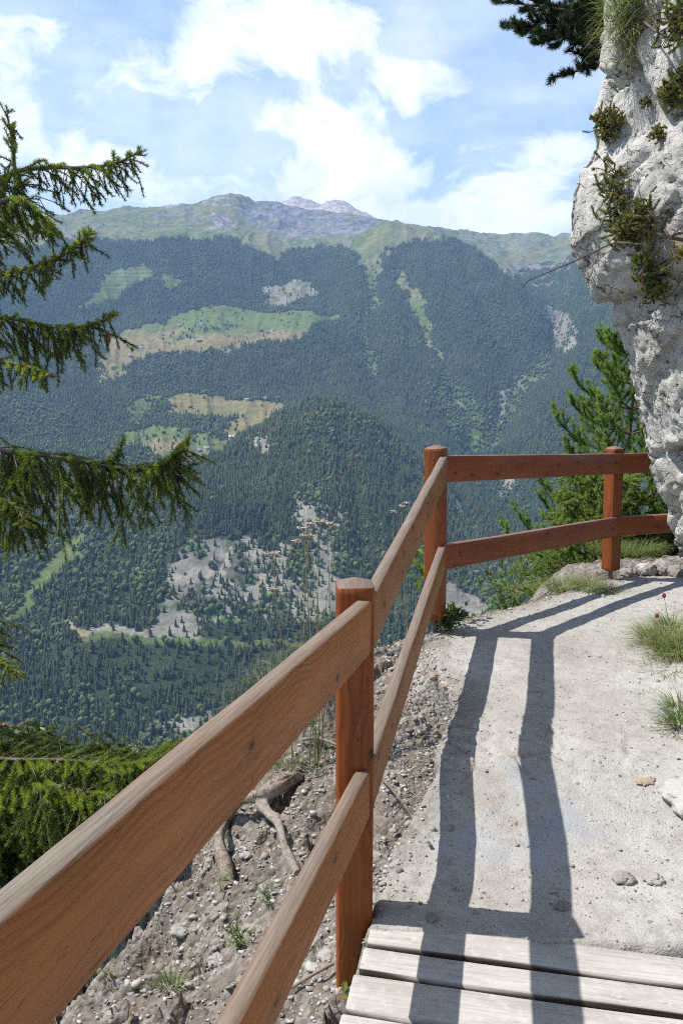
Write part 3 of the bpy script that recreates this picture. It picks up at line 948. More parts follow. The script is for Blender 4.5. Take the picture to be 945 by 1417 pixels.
# land cover
tu, tvv, td = project(tv)
jit = 1.0
wx = fbm(np.stack([tu / 26, tvv / 14], 1), 4, 111); wy = fbm(np.stack([tu / 26, tvv / 14], 1), 4, 112)
wx2 = fbm(np.stack([tu / 6, tvv / 4], 1), 3, 113); wy2 = fbm(np.stack([tu / 6, tvv / 4], 1), 3, 114)
PU, PV = tu + 15 * wx + 6 * wx2, tvv + 8 * wy + 4 * wy2
def inside(poly, pu, pv):
    poly = np.asarray(poly, float)
    r = np.zeros(len(pu), bool)
    box = (pu > poly[:, 0].min()) & (pu < poly[:, 0].max()) & (pv > poly[:, 1].min()) & (pv < poly[:, 1].max())
    idx = np.where(box)[0]
    x, y = pu[idx], pv[idx]
    c = np.zeros(len(idx), bool)
    for (x0, y0), (x1, y1) in zip(poly, np.roll(poly, -1, 0)):
        if y0 == y1: continue
        c ^= ((y0 > y) != (y1 > y)) & (x < (x1 - x0) * (y - y0) / (y1 - y0) + x0)
    r[idx] = c
    return r
rt = TR.ravel()
far = rt > 1640
near = ~far
C_floor = np.array([.045, .058, .028]); C_tan = np.array([.215, .175, .085]); C_green = np.array([.115, .145, .05]); C_alp = np.array([.175, .178, .088])
C_rock = np.array([.185, .172, .150]); C_grey = np.array([.155, .155, .165]); C_brush = np.array([.085, .14, .045]); C_pale = np.array([.255, .235, .20])
n1 = fbm(t2 / 90, 4, 120); n2 = fbm(t2 / 28, 4, 121); n3 = fbm(t2 / 260, 3, 122)
dens = np.ones(len(rt)); deci = np.clip(.03 + .40 * sstep(.12, .5, n3), 0, 1)
colr = np.tile(C_floor, (len(rt), 1))
def paint(mask, c1, c2=None, sel=None, d=None, dc=None):
    c2 = c1 if c2 is None else c2
    s = (sstep(-.25, .25, n1) if sel is None else sel)[mask, None]
    colr[mask] = np.asarray(c1) * (1 - s) + np.asarray(c2) * s
    if d is not None: dens[mask] = d
    if dc is not None: deci[mask] = dc
# bare mountain above the tree line
TL = [(-400, 352), (0, 345), (130, 331), (250, 328), (330, 332), (352, 350), (385, 362), (400, 346), (470, 344), (492, 352), (508, 372), (514, 395), (516, 385), (526, 358), (534, 340),
      (560, 336), (620, 327), (640, 335), (665, 350), (700, 376), (715, 384), (745, 345), (760, 345), (800, 330), (960, 330), (1400, 330)]
above = (rt > 2700) & (PV < np.interp(PU, [p[0] for p in TL], [p[1] for p in TL]))
above |= rt > 4100
slope_ = np.abs(np.gradient(TZ, axis=1) / np.gradient(RR)[None, :]).ravel()
paint(above, C_alp, C_green * 1.05, d=.0)
rk = above & ((n2 + .7 * n1 + .6 * n3 > .52) | (slope_ > 1.15))
paint(rk, C_grey, C_rock, sstep(-.2, .3, n2))
R2 = [(330, 278), (390, 268), (440, 268), (480, 275), (530, 300), (530, 312), (500, 322), (470, 330), (400, 330), (352, 318), (335, 300)]
R1 = [(288, 300), (310, 292), (326, 305), (318, 322), (290, 318)]
R3 = [(200, 278), (300, 262), (330, 268), (352, 282), (330, 300), (300, 285), (240, 290)]
m_ = (rt > 3900) & inside(R2, PU, PV) & (n2 + n1 > -.35)
paint(m_, (.14, .14, .16), (.22, .215, .22), sstep(-.3, .4, n2))
m_ = (rt > 3900) & (inside(R1, PU, PV) | (inside(R3, PU, PV) & (n2 + .5 * n1 > .05)))
paint(m_, (.17, .165, .17), (.26, .25, .235), sstep(-.2, .3, n2))
paint(rt > 5300, (.33, .285, .275), (.46, .40, .375), sstep(-.3, .3, n2), 0)
m_ = (rt > 3650) & (rt < 5200) & (tu > 640) & (n2 + .6 * n1 > .22)
paint(m_, (.17, .165, .155), C_rock, d=0)
# grass running down from the grassy top, avalanche tracks, barriers
GT = [(490, 322), (540, 300), (600, 312), (640, 330), (590, 331), (545, 337), (534, 342), (528, 362), (520, 385), (512, 398), (507, 388), (500, 360), (488, 342)]
paint((rt > 3000) & (rt < 3900) & inside(GT, PU, PV), C_green, C_alp, d=.0)
tr = [(515, 370), (519, 370), (522, 420), (508, 455), (516, 520), (505, 518), (502, 455), (512, 420)]
paint((rt > 2300) & (rt < 3600) & inside(tr, PU, PV), C_brush, C_green, d=.25, dc=1)
tr2 = [(538, 372), (553, 378), (580, 404), (592, 440), (608, 476), (618, 500), (606, 496), (590, 470), (575, 440), (560, 404)]
paint((rt > 2300) & (rt < 3600) & inside(tr2, PU, PV), C_green, C_alp, d=.10, dc=1)
AB = [(118, 420), (140, 392), (150, 372), (205, 366), (214, 384), (182, 396), (150, 422), (112, 426)]
inab = (rt > 2700) & (rt < 3650) & inside(AB, PU, PV)
paint(inab, C_green, C_alp, d=0)
rows_ = inab & (np.sin(tvv * 1.15) > .55)
paint(rows_, C_brush * .8, C_brush)
# pale clearing of boulders
BC = [(352, 404), (372, 394), (405, 386), (440, 400), (428, 412), (392, 424), (362, 420)]
paint((rt > 2700) & (rt < 3650) & inside(BC, PU, PV), C_alp, C_pale, sstep(-.2, .2, n2), d=.06)
BC2 = [(218, 384), (240, 382), (262, 392), (232, 398)]
paint((rt > 2700) & (rt < 3650) & inside(BC2, PU, PV), C_green, C_alp, d=.1)
# terrace meadows with hamlets
M1 = [(142, 500), (150, 478), (180, 456), (222, 446), (262, 432), (300, 424), (345, 428), (380, 434), (425, 434), (470, 432), (452, 444), (430, 452), (424, 468), (380, 474), (335, 478), (290, 486), (230, 488), (190, 500), (160, 512)]
in1 = far & (rt < 3400) & inside(M1, PU, PV)
paint(in1, C_green * 1.05, C_tan, sstep(-.3, .3, n1 + (tvv - 462) / 22), d=.004, dc=.9)
in1b = in1 & inside([(240, 470), (200, 482), (262, 468), (330, 452), (330, 446), (250, 462)], PU, PV)
paint(in1b, C_green * .9, C_green, d=.14, dc=.9)
M2 = [(226, 552), (240, 548), (285, 544), (315, 552), (345, 553), (390, 554), (398, 566), (372, 586), (345, 600), (320, 606), (300, 600), (314, 582), (330, 572), (300, 576), (270, 576), (232, 568)]
in2 = far & (rt < 2500) & inside(M2, PU, PV)
paint(in2, C_tan, C_tan * np.array([.85, .95, .75]), d=.003, dc=.8)
M3 = [(160, 606), (176, 596), (220, 590), (262, 592), (272, 600), (300, 604), (322, 606), (318, 618), (300, 632), (262, 640), (232, 636), (205, 622), (172, 620)]
in3 = far & (rt < 2300) & inside(M3, PU, PV)
paint(in3, C_green, C_tan, sstep(-.1, .35, n1 + (tvv - 618) / 60), d=.06, dc=.9)
M3b = [(180, 560), (205, 545), (222, 552), (204, 580), (186, 590)]
paint(far & (rt < 2500) & inside(M3b, PU, PV), C_green * .9, C_green, d=.25, dc=.9)
M3c = [(135, 512), (180, 503), (182, 515), (150, 524), (134, 524)]
paint(far & (rt < 2700) & inside(M3c, PU, PV), C_tan, C_green, d=.15, dc=.7)
# left hand valley side: broadleaved wood with a green strip
lv = (PU < 250) & (rt > 1020) & (rt < 2250) & (tvv > 560)
deci[lv] = np.clip(.42 + .7 * n3[lv], .05, .9)
M4 = [(36, 822), (48, 795), (74, 772), (96, 745), (106, 732), (116, 738), (108, 770), (84, 790), (66, 812), (44, 828)]
M4b = [(4, 862), (20, 838), (46, 812), (56, 818), (40, 842), (20, 862)]
paint((rt < 1700) & (inside(M4, PU, PV) | inside(M4b, PU, PV)), C_green * 1.15, C_green, d=.02, dc=1)
# valley floor with a farm
M5 = [(-120, 1060), (-120, 1002), (0, 1000), (48, 1004), (60, 1016), (40, 1034), (0, 1045)]
paint((rt < 950) & inside(M5, PU, PV), C_green, C_tan, sstep(0, .4, n1), d=.05, dc=1)
# ravine
RV = [(596, 500), (622, 520), (645, 548), (668, 562), (690, 552), (720, 520), (748, 494), (762, 470), (774, 478), (752, 520), (724, 552), (700, 590), (684, 622), (660, 632), (636, 610), (612, 560)]
inr = far & (rt < 3000) & inside(RV, PU, PV)
paint(inr, C_brush, C_green, d=.75, dc=.97)
for sc_ in ([(752, 418), (770, 428), (796, 446), (800, 480), (784, 492), (772, 480), (764, 456)], [(622, 552), (634, 556), (642, 572), (630, 570)], [(700, 536), (724, 520), (728, 524), (704, 552), (690, 586), (684, 600), (682, 588)],
            [(674, 604), (690, 600), (688, 618), (676, 616)], [(690, 660), (706, 664), (708, 690), (696, 690)], [(738, 405), (768, 385), (784, 388), (760, 404)]):
    paint(far & (rt < 3500) & inside(sc_, PU, PV), C_rock * .85, C_pale, sstep(-.2, .2, n2), d=.22, dc=.8)
# scars and scree on the near hill
def scar(poly, keep, lim=-.1, dc=.2):
    m = (rt < 1640) & inside(poly, PU, PV)
    paint(m & (n2 + .5 * n1 > lim), C_rock, C_pale, sstep(-.2, .3, n2 + .3 * n1), d=keep, dc=dc)
    paint(m & ~(n2 + .5 * n1 > lim), C_rock * .55, C_brush, d=.75, dc=.5)
scar([(232, 790), (290, 760), (330, 745), (372, 742), (440, 770), (470, 830), (440, 862), (360, 858), (312, 866), (280, 858), (262, 820)], .5, .14)
scar([(236, 778), (262, 752), (300, 742), (316, 748), (306, 775), (282, 790), (270, 826), (276, 850), (268, 884), (204, 884), (216, 858), (236, 822), (232, 800)], .10, -.42)
scar([(398, 690), (440, 668), (452, 690), (478, 715), (474, 776), (474, 840), (440, 866), (404, 850), (384, 800), (430, 770), (428, 735), (402, 712)], .28, -.02)
scar([(176, 1048), (192, 1022), (214, 1000), (246, 990), (290, 984), (304, 1000), (270, 1030), (222, 1056)], .12, -.15)
scar([(604, 800), (628, 806), (668, 838), (664, 852), (606, 852)], .0, -.9)
scar([(340, 610), (366, 604), (372, 614), (400, 616), (386, 630), (370, 628)], .3, .0)
scar([(620, 700), (640, 690), (650, 705), (636, 716)], .2, .0)
# the road bench
rv_ = np.interp(tu, [60, 95, 112, 150, 200, 268, 300, 420], [858, 866, 880, 872, 880, 882, 884, 884])
rd = (np.abs(tvv - rv_) < 1.6 + .4 * wx) & (rt > 960) & (rt < 1090) & (tu > 92) & (tu < 275)
bank = (np.abs(tvv - rv_ + 4) < 4 + 4 * wx2) & (rt > 960) & (rt < 1100) & (tu > 92) & (tu < 205) & (n2 > -.15)
paint(bank, C_tan * 1.25, C_pale, d=.04)
paint(rd, C_pale * 1.05, C_pale, d=0)
strip = (tvv - rv_ > 1) & (tvv - rv_ < 11) & (rt < 1090) & (rt > 900) & (tu > 95) & (tu < 420)
paint(strip, C_tan * .6, C_green, d=.22, dc=.8)
dens[tu > 945 + 300] = 1
tmesh = np_mesh("terrain", tv, tf, True)
attr_color(tmesh, "cover", colr * (1 + .16 * n2[:, None]))
def terrain_mat():
    m = NT("mountain_ground")
    co = m.coord('Object')
    c = m.attr("cover", 'Color')
    a = m.noise(co, .055, 6, .65)
    b = m.noise(co, .012, 5, .6)
    d = m.noise(co, .22, 4, .65)
    c = m.mix(m.map(a, .34, .64, .62, 0), c, m.mix(1.0, c, (.55, .56, .52), 'MULTIPLY'))
    c = m.mix(m.map(d, .36, .66, .0, .55), c, m.mix(1.0, c, (1.28, 1.26, 1.24), 'MULTIPLY'))
    c = m.mix(m.map(b, .40, .62, .0, .25), c, m.mix(1.0, c, (.92, 1.06, .9), 'MULTIPLY'))
    return m.done(m.principled(c, .95, .08, m.math('ADD', a, m.math('MULTIPLY', b, 1.5)), .8, 7.0))
terrain = obj("mountains", tmesh, terrain_mat())
tag(terrain, "green valley sides and bare alpine mountains across the valley", "mountains", kind="structure")
DENS = dens.reshape(TZ.shape); DECI = deci.reshape(TZ.shape)

def lookup(az, r, grid):
    fa = np.interp(az, AZ, np.arange(len(AZ))); fr = np.interp(r, RR, np.arange(nr))
    a0 = np.clip(fa.astype(int), 0, len(AZ) - 2); r0 = np.clip(fr.astype(int), 0, nr - 2)
    ta, tr_ = fa - a0, fr - r0
    return (grid[a0, r0] * (1 - ta) * (1 - tr_) + grid[a0 + 1, r0] * ta * (1 - tr_) + grid[a0, r0 + 1] * (1 - ta) * tr_ + grid[a0 + 1, r0 + 1] * ta * tr_)

def land(u, v):
    """where a sight line through that place of the photograph meets the mountains: (x, y, z, distance)"""
    d = ray(u, v); az = math.atan2(d[0], d[1]); sl = d[2] / math.hypot(d[0], d[1])
    r = np.arange(300, 6500, 2.0)
    z = lookup(np.full(len(r), az), r, TZ)
    hit = np.where(z >= EYE + sl * r)[0]
    r0 = r[hit[0]] if len(hit) else 3000.0
    return r0 * math.sin(az), r0 * math.cos(az), float(lookup(np.array([az]), np.array([r0]), TZ)[0]), r0

# ------------------------------------------------------------------ the forest
rf = np.random.default_rng(12)
def conifer_template(tiers, sides, seed):
    r = np.random.default_rng(seed)
    v, f = [], []
    n = 0
    for t in range(tiers):
        z0 = .06 + .80 * t / tiers
        z1 = min(1.0, z0 + 1.45 / tiers + .10)
        if t == tiers - 1: z1 = 1.0
        rad = .205 * (1 - .86 * t / tiers) * r.uniform(.9, 1.1)
        an = np.arange(sides) / sides * 2 * math.pi + r.uniform(0, 6)
        rr = rad * r.uniform(.68, 1.15, sides)
        v += [(rr[k] * math.cos(an[k]), rr[k] * math.sin(an[k]), z0 + r.uniform(-.03, .03)) for k in range(sides)]
        v.append((r.uniform(-.01, .01), r.uniform(-.01, .01), z1))
        f += [(n + k, n + (k + 1) % sides, n + sides) for k in range(sides)]
        n += sides + 1
    return np.array(v), np.array(f)
def blob_template(sub, seed):
    bm = bmesh_ico(sub)
    v, f = bm
    r = np.random.default_rng(seed)
    off = r.uniform(0, 99, 3)
    k = 1 + .38 * fbm(v * 1.6 + off, 3, seed)
    v = v * k[:, None] * np.array([.36, .36, .50])
    v[:, 2] += .52
    return v, f
def bmesh_ico(sub):
    import bmesh
    b = bmesh.new()
    bmesh.ops.create_icosphere(b, subdivisions=sub, radius=1)
    b.verts.ensure_lookup_table()
    v = np.array([x.co[:] for x in b.verts]); f = np.array([[x.index for x in p.verts] for p in b.faces])
    b.free()
    return v, f
def scatter(name, n_try, r0, r1, az0, az1, hscale, con_t, dec_t, mat, label, cat):
    az = rf.uniform(az0, az1, n_try)
    r = np.sqrt(rf.uniform(r0 ** 2, r1 ** 2, n_try))
    d = lookup(az, r, DENS)
    x, y = r * np.sin(az), r * np.cos(az)
    cl = fbm(np.stack([x / 55, y / 55], 1), 3, 131)
    keep = rf.uniform(0, 1, n_try) < d * np.clip(.80 + .8 * cl, .15, 1)
    az, r, x, y, cl = az[keep], r[keep], x[keep], y[keep], cl[keep]
    z = lookup(az, r, TZ)
    dec = rf.uniform(0, 1, len(r)) < np.clip(lookup(az, r, DECI) + .3 * fbm(np.stack([x / 130, y / 130], 1), 2, 132), 0, 1)
    vs, fs, ts = [], [], []
    base = 0
    for isd, temps in ((False, con_t), (True, dec_t)):
        for k, (tv_, tf_) in enumerate(temps):
            idx = np.where((dec == isd))[0][k::len(temps)]
            if not len(idx): continue
            N = len(idx)
            h = (rf.uniform(9, 17, N) if not isd else rf.uniform(6, 10.5, N)) * hscale * rf.choice([1.15, .95, .75, .5], N, p=[.25, .35, .25, .15])
            wd = h * (rf.uniform(.85, 1.25, N) if not isd else rf.uniform(.85, 1.3, N))
            an = rf.uniform(0, 6.28, N)
            ca, sa = np.cos(an), np.sin(an)
            px = (tv_[None, :, 0] * ca[:, None] - tv_[None, :, 1] * sa[:, None]) * wd[:, None] + x[idx][:, None]
            py = (tv_[None, :, 0] * sa[:, None] + tv_[None, :, 1] * ca[:, None]) * wd[:, None] + y[idx][:, None]
            pz = tv_[None, :, 2] * h[:, None] + z[idx][:, None] - .5
            vs.append(np.stack([px, py, pz], -1).reshape(-1, 3))
            fs.append((tf_[None] + (np.arange(N) * len(tv_))[:, None, None]).reshape(-1, 3) + base)
            base += N * len(tv_)
            tint = np.clip((rf.uniform(0, .40, N) if not isd else rf.uniform(.52, .86, N)) + .22 * fbm(np.stack([x[idx] / 70, y[idx] / 70], 1), 3, 133), 0, 1)
            ts.append(np.repeat(tint, len(tv_)))
    me = np_mesh(name, np.concatenate(vs), np.concatenate(fs))
    attr_float(me, "tint", np.concatenate(ts))
    o = obj(name, me, mat)
    tag(o, label, cat, kind="stuff")
    return len(r)
def forest_mat():
    m = NT("forest_foliage")
    t = m.attr("tint")
    co = m.coord('Object')
    c = m.ramp(t, [(0, (.028, .041, .022)), (.40, (.062, .080, .036)), (.60, (.072, .098, .036)), (1.0, (.135, .158, .054))])
    c = m.mix(m.map(m.noise(co, .9, 3, .6), .35, .65, .0, .5), c, m.mix(1.0, c, (1.5, 1.5, 1.4), 'MULTIPLY'))
    p = m.principled(c, .9, .1)
    return m.done(p)
M_forest = forest_mat()
con_near = [conifer_template(5, 7, s) for s in range(6)]
con_mid = [conifer_template(3, 6, s + 10) for s in range(5)]
con_far = [conifer_template(2, 5, s + 20) for s in range(5)]
dec_near = [blob_template(2, s) for s in range(5)]
dec_far = [blob_template(1, s + 30) for s in range(5)]
QT = bpy.app.background and False
nA = scatter("forest", 46000, 300, 1330, math.radians(-27), math.radians(29), .92, con_near, dec_near, M_forest, "dense wood of small conifers and bushes covering the near hill across the valley", "forest")
nB = scatter("forest", 52000, 1330, 2100, math.radians(-26), math.radians(28), .95, con_mid, dec_far, M_forest, "dark wood covering the top of the spur and the meadows' edges in the middle distance", "forest")
nC = scatter("forest", 175000, 2100, 3950, math.radians(-25), math.radians(27), 1.0, con_far, dec_far, M_forest, "blue green forest on the far mountainside below the bare summits", "forest")
print("trees", nA, nB, nC)

# ------------------------------------------------------------------ haze
hz = bpy.data.meshes.new("haze")
x0, x1, y0, y1 = -7300, 7300, -200, 7300
zb, zt = float(TZ.min()) - 1, float(max(TZ.max(), 40)) + 40
hv = [(x0, y0, zb), (x1, y0, zb), (x1, y1, zb), (x0, y1, zb), (x0, y0, zt), (x1, y0, zt), (x1, y1, zt), (x0, y1, zt)]
hz.from_pydata(hv, [], [(3, 2, 1, 0), (4, 5, 6, 7), (0, 1, 5, 4), (1, 2, 6, 5), (2, 3, 7, 6), (3, 0, 4, 7)])
mh = NT("haze_air")
pv = mh.n('ShaderNodeVolumePrincipled')
pv.inputs['Color'].default_value = (.36, .57, 1.0, 1)
pv.inputs['Density'].default_value = 0.94e-4
pv.inputs['Anisotropy'].default_value = 0.0
mh.l(pv.outputs[0], mh.out.inputs['Volume'])
haze = obj("haze", hz, mh.m)
tag(haze, "thin blue summer haze filling the whole valley air", "haze", kind="stuff")

# ------------------------------------------------------------------ foliage materials
def leaf_mat(name, stops, trans=.35, rough=.55):
    m = NT(name)
    t = m.attr("tint")
    co = m.coord('Object')
    c = m.ramp(t, stops)
    c = m.mix(m.map(m.noise(co, 9, 3, .6), .35, .65, 0, .45), c, m.mix(1.0, c, (.68, .72, .6), 'MULTIPLY'))
    p = m.principled(c, rough, .25)
    tr = m.n('ShaderNodeBsdfTranslucent')
    m.l(m.mix(1.0, c, (1.25, 1.35, .8), 'MULTIPLY'), tr.inputs['Color'])
    mx = m.n('ShaderNodeMixShader')
    mx.inputs[0].default_value = trans
    m.l(p.outputs[0], mx.inputs[1]); m.l(tr.outputs[0], mx.inputs[2])
    return m.done(mx)
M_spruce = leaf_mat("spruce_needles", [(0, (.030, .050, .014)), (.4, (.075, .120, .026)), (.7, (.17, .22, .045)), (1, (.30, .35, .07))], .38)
M_pine = leaf_mat("pine_needles", [(0, (.015, .028, .016)), (.5, (.035, .06, .028)), (1, (.07, .10, .04))], .2)
M_young = leaf_mat("young_pine_needles", [(0, (.07, .125, .035)), (.45, (.17, .27, .065)), (1, (.33, .41, .10))], .45)
M_juniper = leaf_mat("juniper_foliage", [(0, (.10, .125, .04)), (.5, (.21, .235, .08)), (.85, (.32, .25, .10)), (1, (.38, .23, .10))], .3)
M_grass = leaf_mat("grass_blades", [(0, (.07, .12, .035)), (.5, (.15, .20, .065)), (.8, (.30, .30, .13)), (1, (.45, .38, .22))], .35)
M_leaf = leaf_mat("broad_leaves", [(0, (.035, .075, .02)), (.5, (.085, .165, .035)), (.8, (.15, .25, .05)), (1, (.26, .16, .07))], .4)
def bark_mat(name, a, b, sc=14):
    m = NT(name)
    co = m.coord('Object')
    n = m.noise(m.vmath('MULTIPLY', co, (sc, sc, sc * .5)), 1.0, 5, .65)
    return m.done(m.principled(m.mix(m.map(n, .35, .65), a, b), .9, .2, n, .7, .01))
M_bark = bark_mat("spruce_bark", (.10, .075, .055), (.22, .175, .14))
M_pbark = bark_mat("pine_bark", (.07, .05, .04), (.17, .12, .09))
M_twig = bark_mat("grey_twig", (.20, .165, .14), (.38, .33, .29), 40)
M_root = None

rv = np.random.default_rng(77)
class Foliage:
    """needles, blades and leaves as thin triangles and quads gathered for one mesh"""
    def __init__(self): self.tv, self.tt, self.qv, self.qt = [], [], [], []
    def needles(self, p, ax, length, width, lean=.55, tint=.5, up=0.0):
        n = len(p)
        r = rv.normal(size=(n, 3))
        r[:, 2] += up
        r -= (r * ax).sum(1)[:, None] * ax
        r /= np.linalg.norm(r, axis=1)[:, None] + 1e-9
        d = ax * lean + r * (1 - .35 * lean)
        d /= np.linalg.norm(d, axis=1)[:, None]
        L = length * rv.uniform(.75, 1.15, n)[:, None]
        s = np.cross(d, ax + .01 + .3 * rv.normal(size=(n, 3)))
        s /= np.linalg.norm(s, axis=1)[:, None] + 1e-9
        w = width * .5
        v = np.stack([p - s * w, p + s * w, p + d * L + s * w * .3, p + d * L - s * w * .3], 1)
        self.qv.append(v.reshape(-1, 3))
        self.qt.append(np.repeat(np.clip(tint + rv.normal(0, .07, n), 0, 1), 4))
    def along(self, pts, per_m, length, width, lean=.55, tint=.5, up=0.0, start=0.0):
        pts = np.asarray(pts, float)
        seg = np.linalg.norm(np.diff(pts, axis=0), axis=1)
        cum = np.concatenate([[0], np.cumsum(seg)])
        n = max(3, int(cum[-1] * (1 - start) * per_m))
        s = rv.uniform(start * cum[-1], cum[-1], n)
        p = np.stack([np.interp(s, cum, pts[:, k]) for k in range(3)], 1)
        j = np.clip(np.searchsorted(cum, s) - 1, 0, len(seg) - 1)
        ax = np.diff(pts, axis=0)[j] / (seg[j][:, None] + 1e-9)
        tt = tint if np.isscalar(tint) else np.interp(s / cum[-1], np.linspace(0, 1, len(tint)), tint)
        self.needles(p, ax, length, width, lean, tt, up)
    def leaf(self, p, d, nrm, L, W, tint):
        """one leaf folded along its midrib"""
        d = np.asarray(d, float); d /= np.linalg.norm(d)
        s = np.cross(d, nrm); s /= np.linalg.norm(s) + 1e-9
        u = np.cross(s, d)
        p = np.asarray(p, float)
        a = p; b = p + d * L * .45 + s * W * .5 + u * W * .14; c = p + d * L - u * L * .12; e = p + d * L * .45 - s * W * .5 + u * W * .14; m = p + d * L * .5
        self.tv.append(np.array([a, b, m, b, c, m, c, e, m, e, a, m])); self.tt.append(np.full(12, np.clip(tint + rv.normal(0, .08), 0, 1)))
    def blade(self, p, d, L, W, bend, tint):
        d = np.asarray(d, float); d /= np.linalg.norm(d)
        side = np.cross(d, (0, 0, 1)); side /= np.linalg.norm(side) + 1e-9
        hor = np.array([d[0], d[1], 0]); hor /= np.linalg.norm(hor) + 1e-9
        q = []
        for k in range(5):
            t = k / 4
            c = np.asarray(p) + d * L * t + hor * bend * L * t * t - np.array([0, 0, 1]) * bend * L * .6 * t ** 3
            w = W * (1 - t ** 1.5) * .5 + .0003
            q.append((c - side * w, c + side * w))
        for k in range(4):
            self.qv.append(np.array([q[k][0], q[k][1], q[k + 1][1], q[k + 1][0]])); self.qt.append(np.full(4, np.clip(tint + .15 * (k - 1.5) / 4, 0, 1)))
    def build(self, name, mat, parent=None):
        vs = []; fs = []; ts = []
        n = 0
        if self.qv:
            v = np.concatenate(self.qv); vs.append(v); ts.append(np.concatenate(self.qt))
            fs.append(np.arange(len(v)).reshape(-1, 4)); n = len(v)
        if self.tv:
            v = np.concatenate(self.tv); vs.append(v); ts.append(np.concatenate(self.tt))
            fs.append(np.arange(len(v)).reshape(-1, 3) + n)
        me = np_mesh(name, np.concatenate(vs), fs)
        attr_float(me, "tint", np.concatenate(ts))
        return obj(name, me, mat, parent)

def curve(ctrl, n=24):
    """smooth curve through control points (Catmull-Rom)"""
    c = np.asarray(ctrl, float)
    c = np.concatenate([[2 * c[0] - c[1]], c, [2 * c[-1] - c[-2]]])
    out = []
    m = len(c) - 3
    for t in np.linspace(0, m - 1e-6, n):
        i = int(t); f = t - i
        p0, p1, p2, p3 = c[i:i + 4]
        out.append(.5 * ((2 * p1) + (-p0 + p2) * f + (2 * p0 - 5 * p1 + 4 * p2 - p3) * f * f + (-p0 + 3 * p1 - 3 * p2 + p3) * f ** 3))
    return np.array(out)

def swing(p, d, L, droop, n=8, wob=.1):
    """a twig that starts along d and bends down (droop > 0) or up"""
    d = np.asarray(d, float); d = d / np.linalg.norm(d)
    pts = [np.asarray(p, float)]
    for k in range(n):
        d = d + np.array([0, 0, -droop / n]) + rv.normal(0, wob / n, 3)
        d = d / np.linalg.norm(d)
        pts.append(pts[-1] + d * L / n)
    return np.array(pts)

def spruce_bough(parent, ctrl, droop=(.3, 1.1), lat=.42, hang=(.10, .34), nlat=40, hang_n=3.0, bright=.0, base_r=.018, bare=.25, loc=(0, 0, 0), inner=.35):
    """limb, side twigs and hanging branchlets, all clothed in needles"""
    loc = np.asarray(loc, float)
    ax = curve(ctrl, 34) - loc
    wood, fol = MB(), Foliage()
    t_ = np.linspace(0, 1, len(ax))
    wood.tube(ax, base_r * (1 - .85 * t_), 6)
    T = np.gradient(ax, axis=0); T /= np.linalg.norm(T, axis=1)[:, None]
    ND, NL, NW = 1000, .021, .0036
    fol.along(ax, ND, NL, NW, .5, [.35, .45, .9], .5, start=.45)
    for k, t in enumerate(np.linspace(inner * .6, .985, nlat)):
        i = min(int(t * (len(ax) - 1)), len(ax) - 1)
        p, tg = ax[i], T[i]
        side = np.cross(tg, (0, 0, 1)); side /= np.linalg.norm(side) + 1e-9
        sg = 1 if k % 2 else -1
        L = lat * (.22 + .78 * (1 - t) ** .75) * rv.uniform(.6, 1.15)
        d = tg * rv.uniform(.45, .8) + side * sg * rv.uniform(.45, .9) + np.array([0, 0, rv.uniform(-.15, .30)])
        tw = swing(p, d, L, rv.uniform(*droop) * (1 - .7 * t * t), 8, .5)
        wood.tube(tw[::2], .0045 * (1 - .6 * np.linspace(0, 1, len(tw[::2]))), 4)
        up_l = rv.uniform(.35, .62) + bright
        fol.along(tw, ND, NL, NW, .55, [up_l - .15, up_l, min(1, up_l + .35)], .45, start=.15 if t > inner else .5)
        m = rv.poisson(hang_n * L / .22)
        for _ in range(m):
            j = rv.integers(1, len(tw))
            hl = rv.uniform(*hang) * (.45 + .75 * (1 - t) ** .6)
            hd = np.array([rv.normal(0, .45), rv.normal(0, .45), -.9]) + rv.uniform(.4, 1.3) * (tw[j] - tw[j - 1]) / (np.linalg.norm(tw[j] - tw[j - 1]) + 1e-9)
            hp = swing(tw[j], hd, hl, rv.uniform(-.1, .5), 6, .5)
            wood.tube(hp[::3], .0028, 3)
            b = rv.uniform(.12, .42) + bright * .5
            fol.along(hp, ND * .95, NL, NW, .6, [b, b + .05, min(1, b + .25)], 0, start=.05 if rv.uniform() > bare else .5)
            if hl > .16:
                for _2 in range(rv.integers(0, 4)):
                    j2 = rv.integers(1, len(hp) - 1)
                    sp = swing(hp[j2], hd + rv.normal(0, .6, 3), hl * rv.uniform(.25, .5), .4, 4, .4)
                    fol.along(sp, ND, NL, NW, .6, [b, b + .1, min(1, b + .3)], 0)
    # hanging curtain straight from the limb
    for t in np.linspace(inner * .4, .95, int(nlat * .8)):
        i = int(t * (len(ax) - 1))
        hl = rv.uniform(*hang) * (.4 + .7 * (1 - t) ** .5)
        hp = swing(ax[i], (rv.normal(0, .3), rv.normal(0, .3), -1.0), hl, .2, 6, .5)
        wood.tube(hp[::3], .0028, 3)
        b = rv.uniform(.10, .4) + bright * .4
        fol.along(hp, ND, NL, NW, .6, [b, b, min(1, b + .3)], 0, start=.0 if rv.uniform() > bare else .45)
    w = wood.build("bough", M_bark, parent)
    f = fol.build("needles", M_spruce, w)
    w.location = (0, 0, 0)
    return w, f

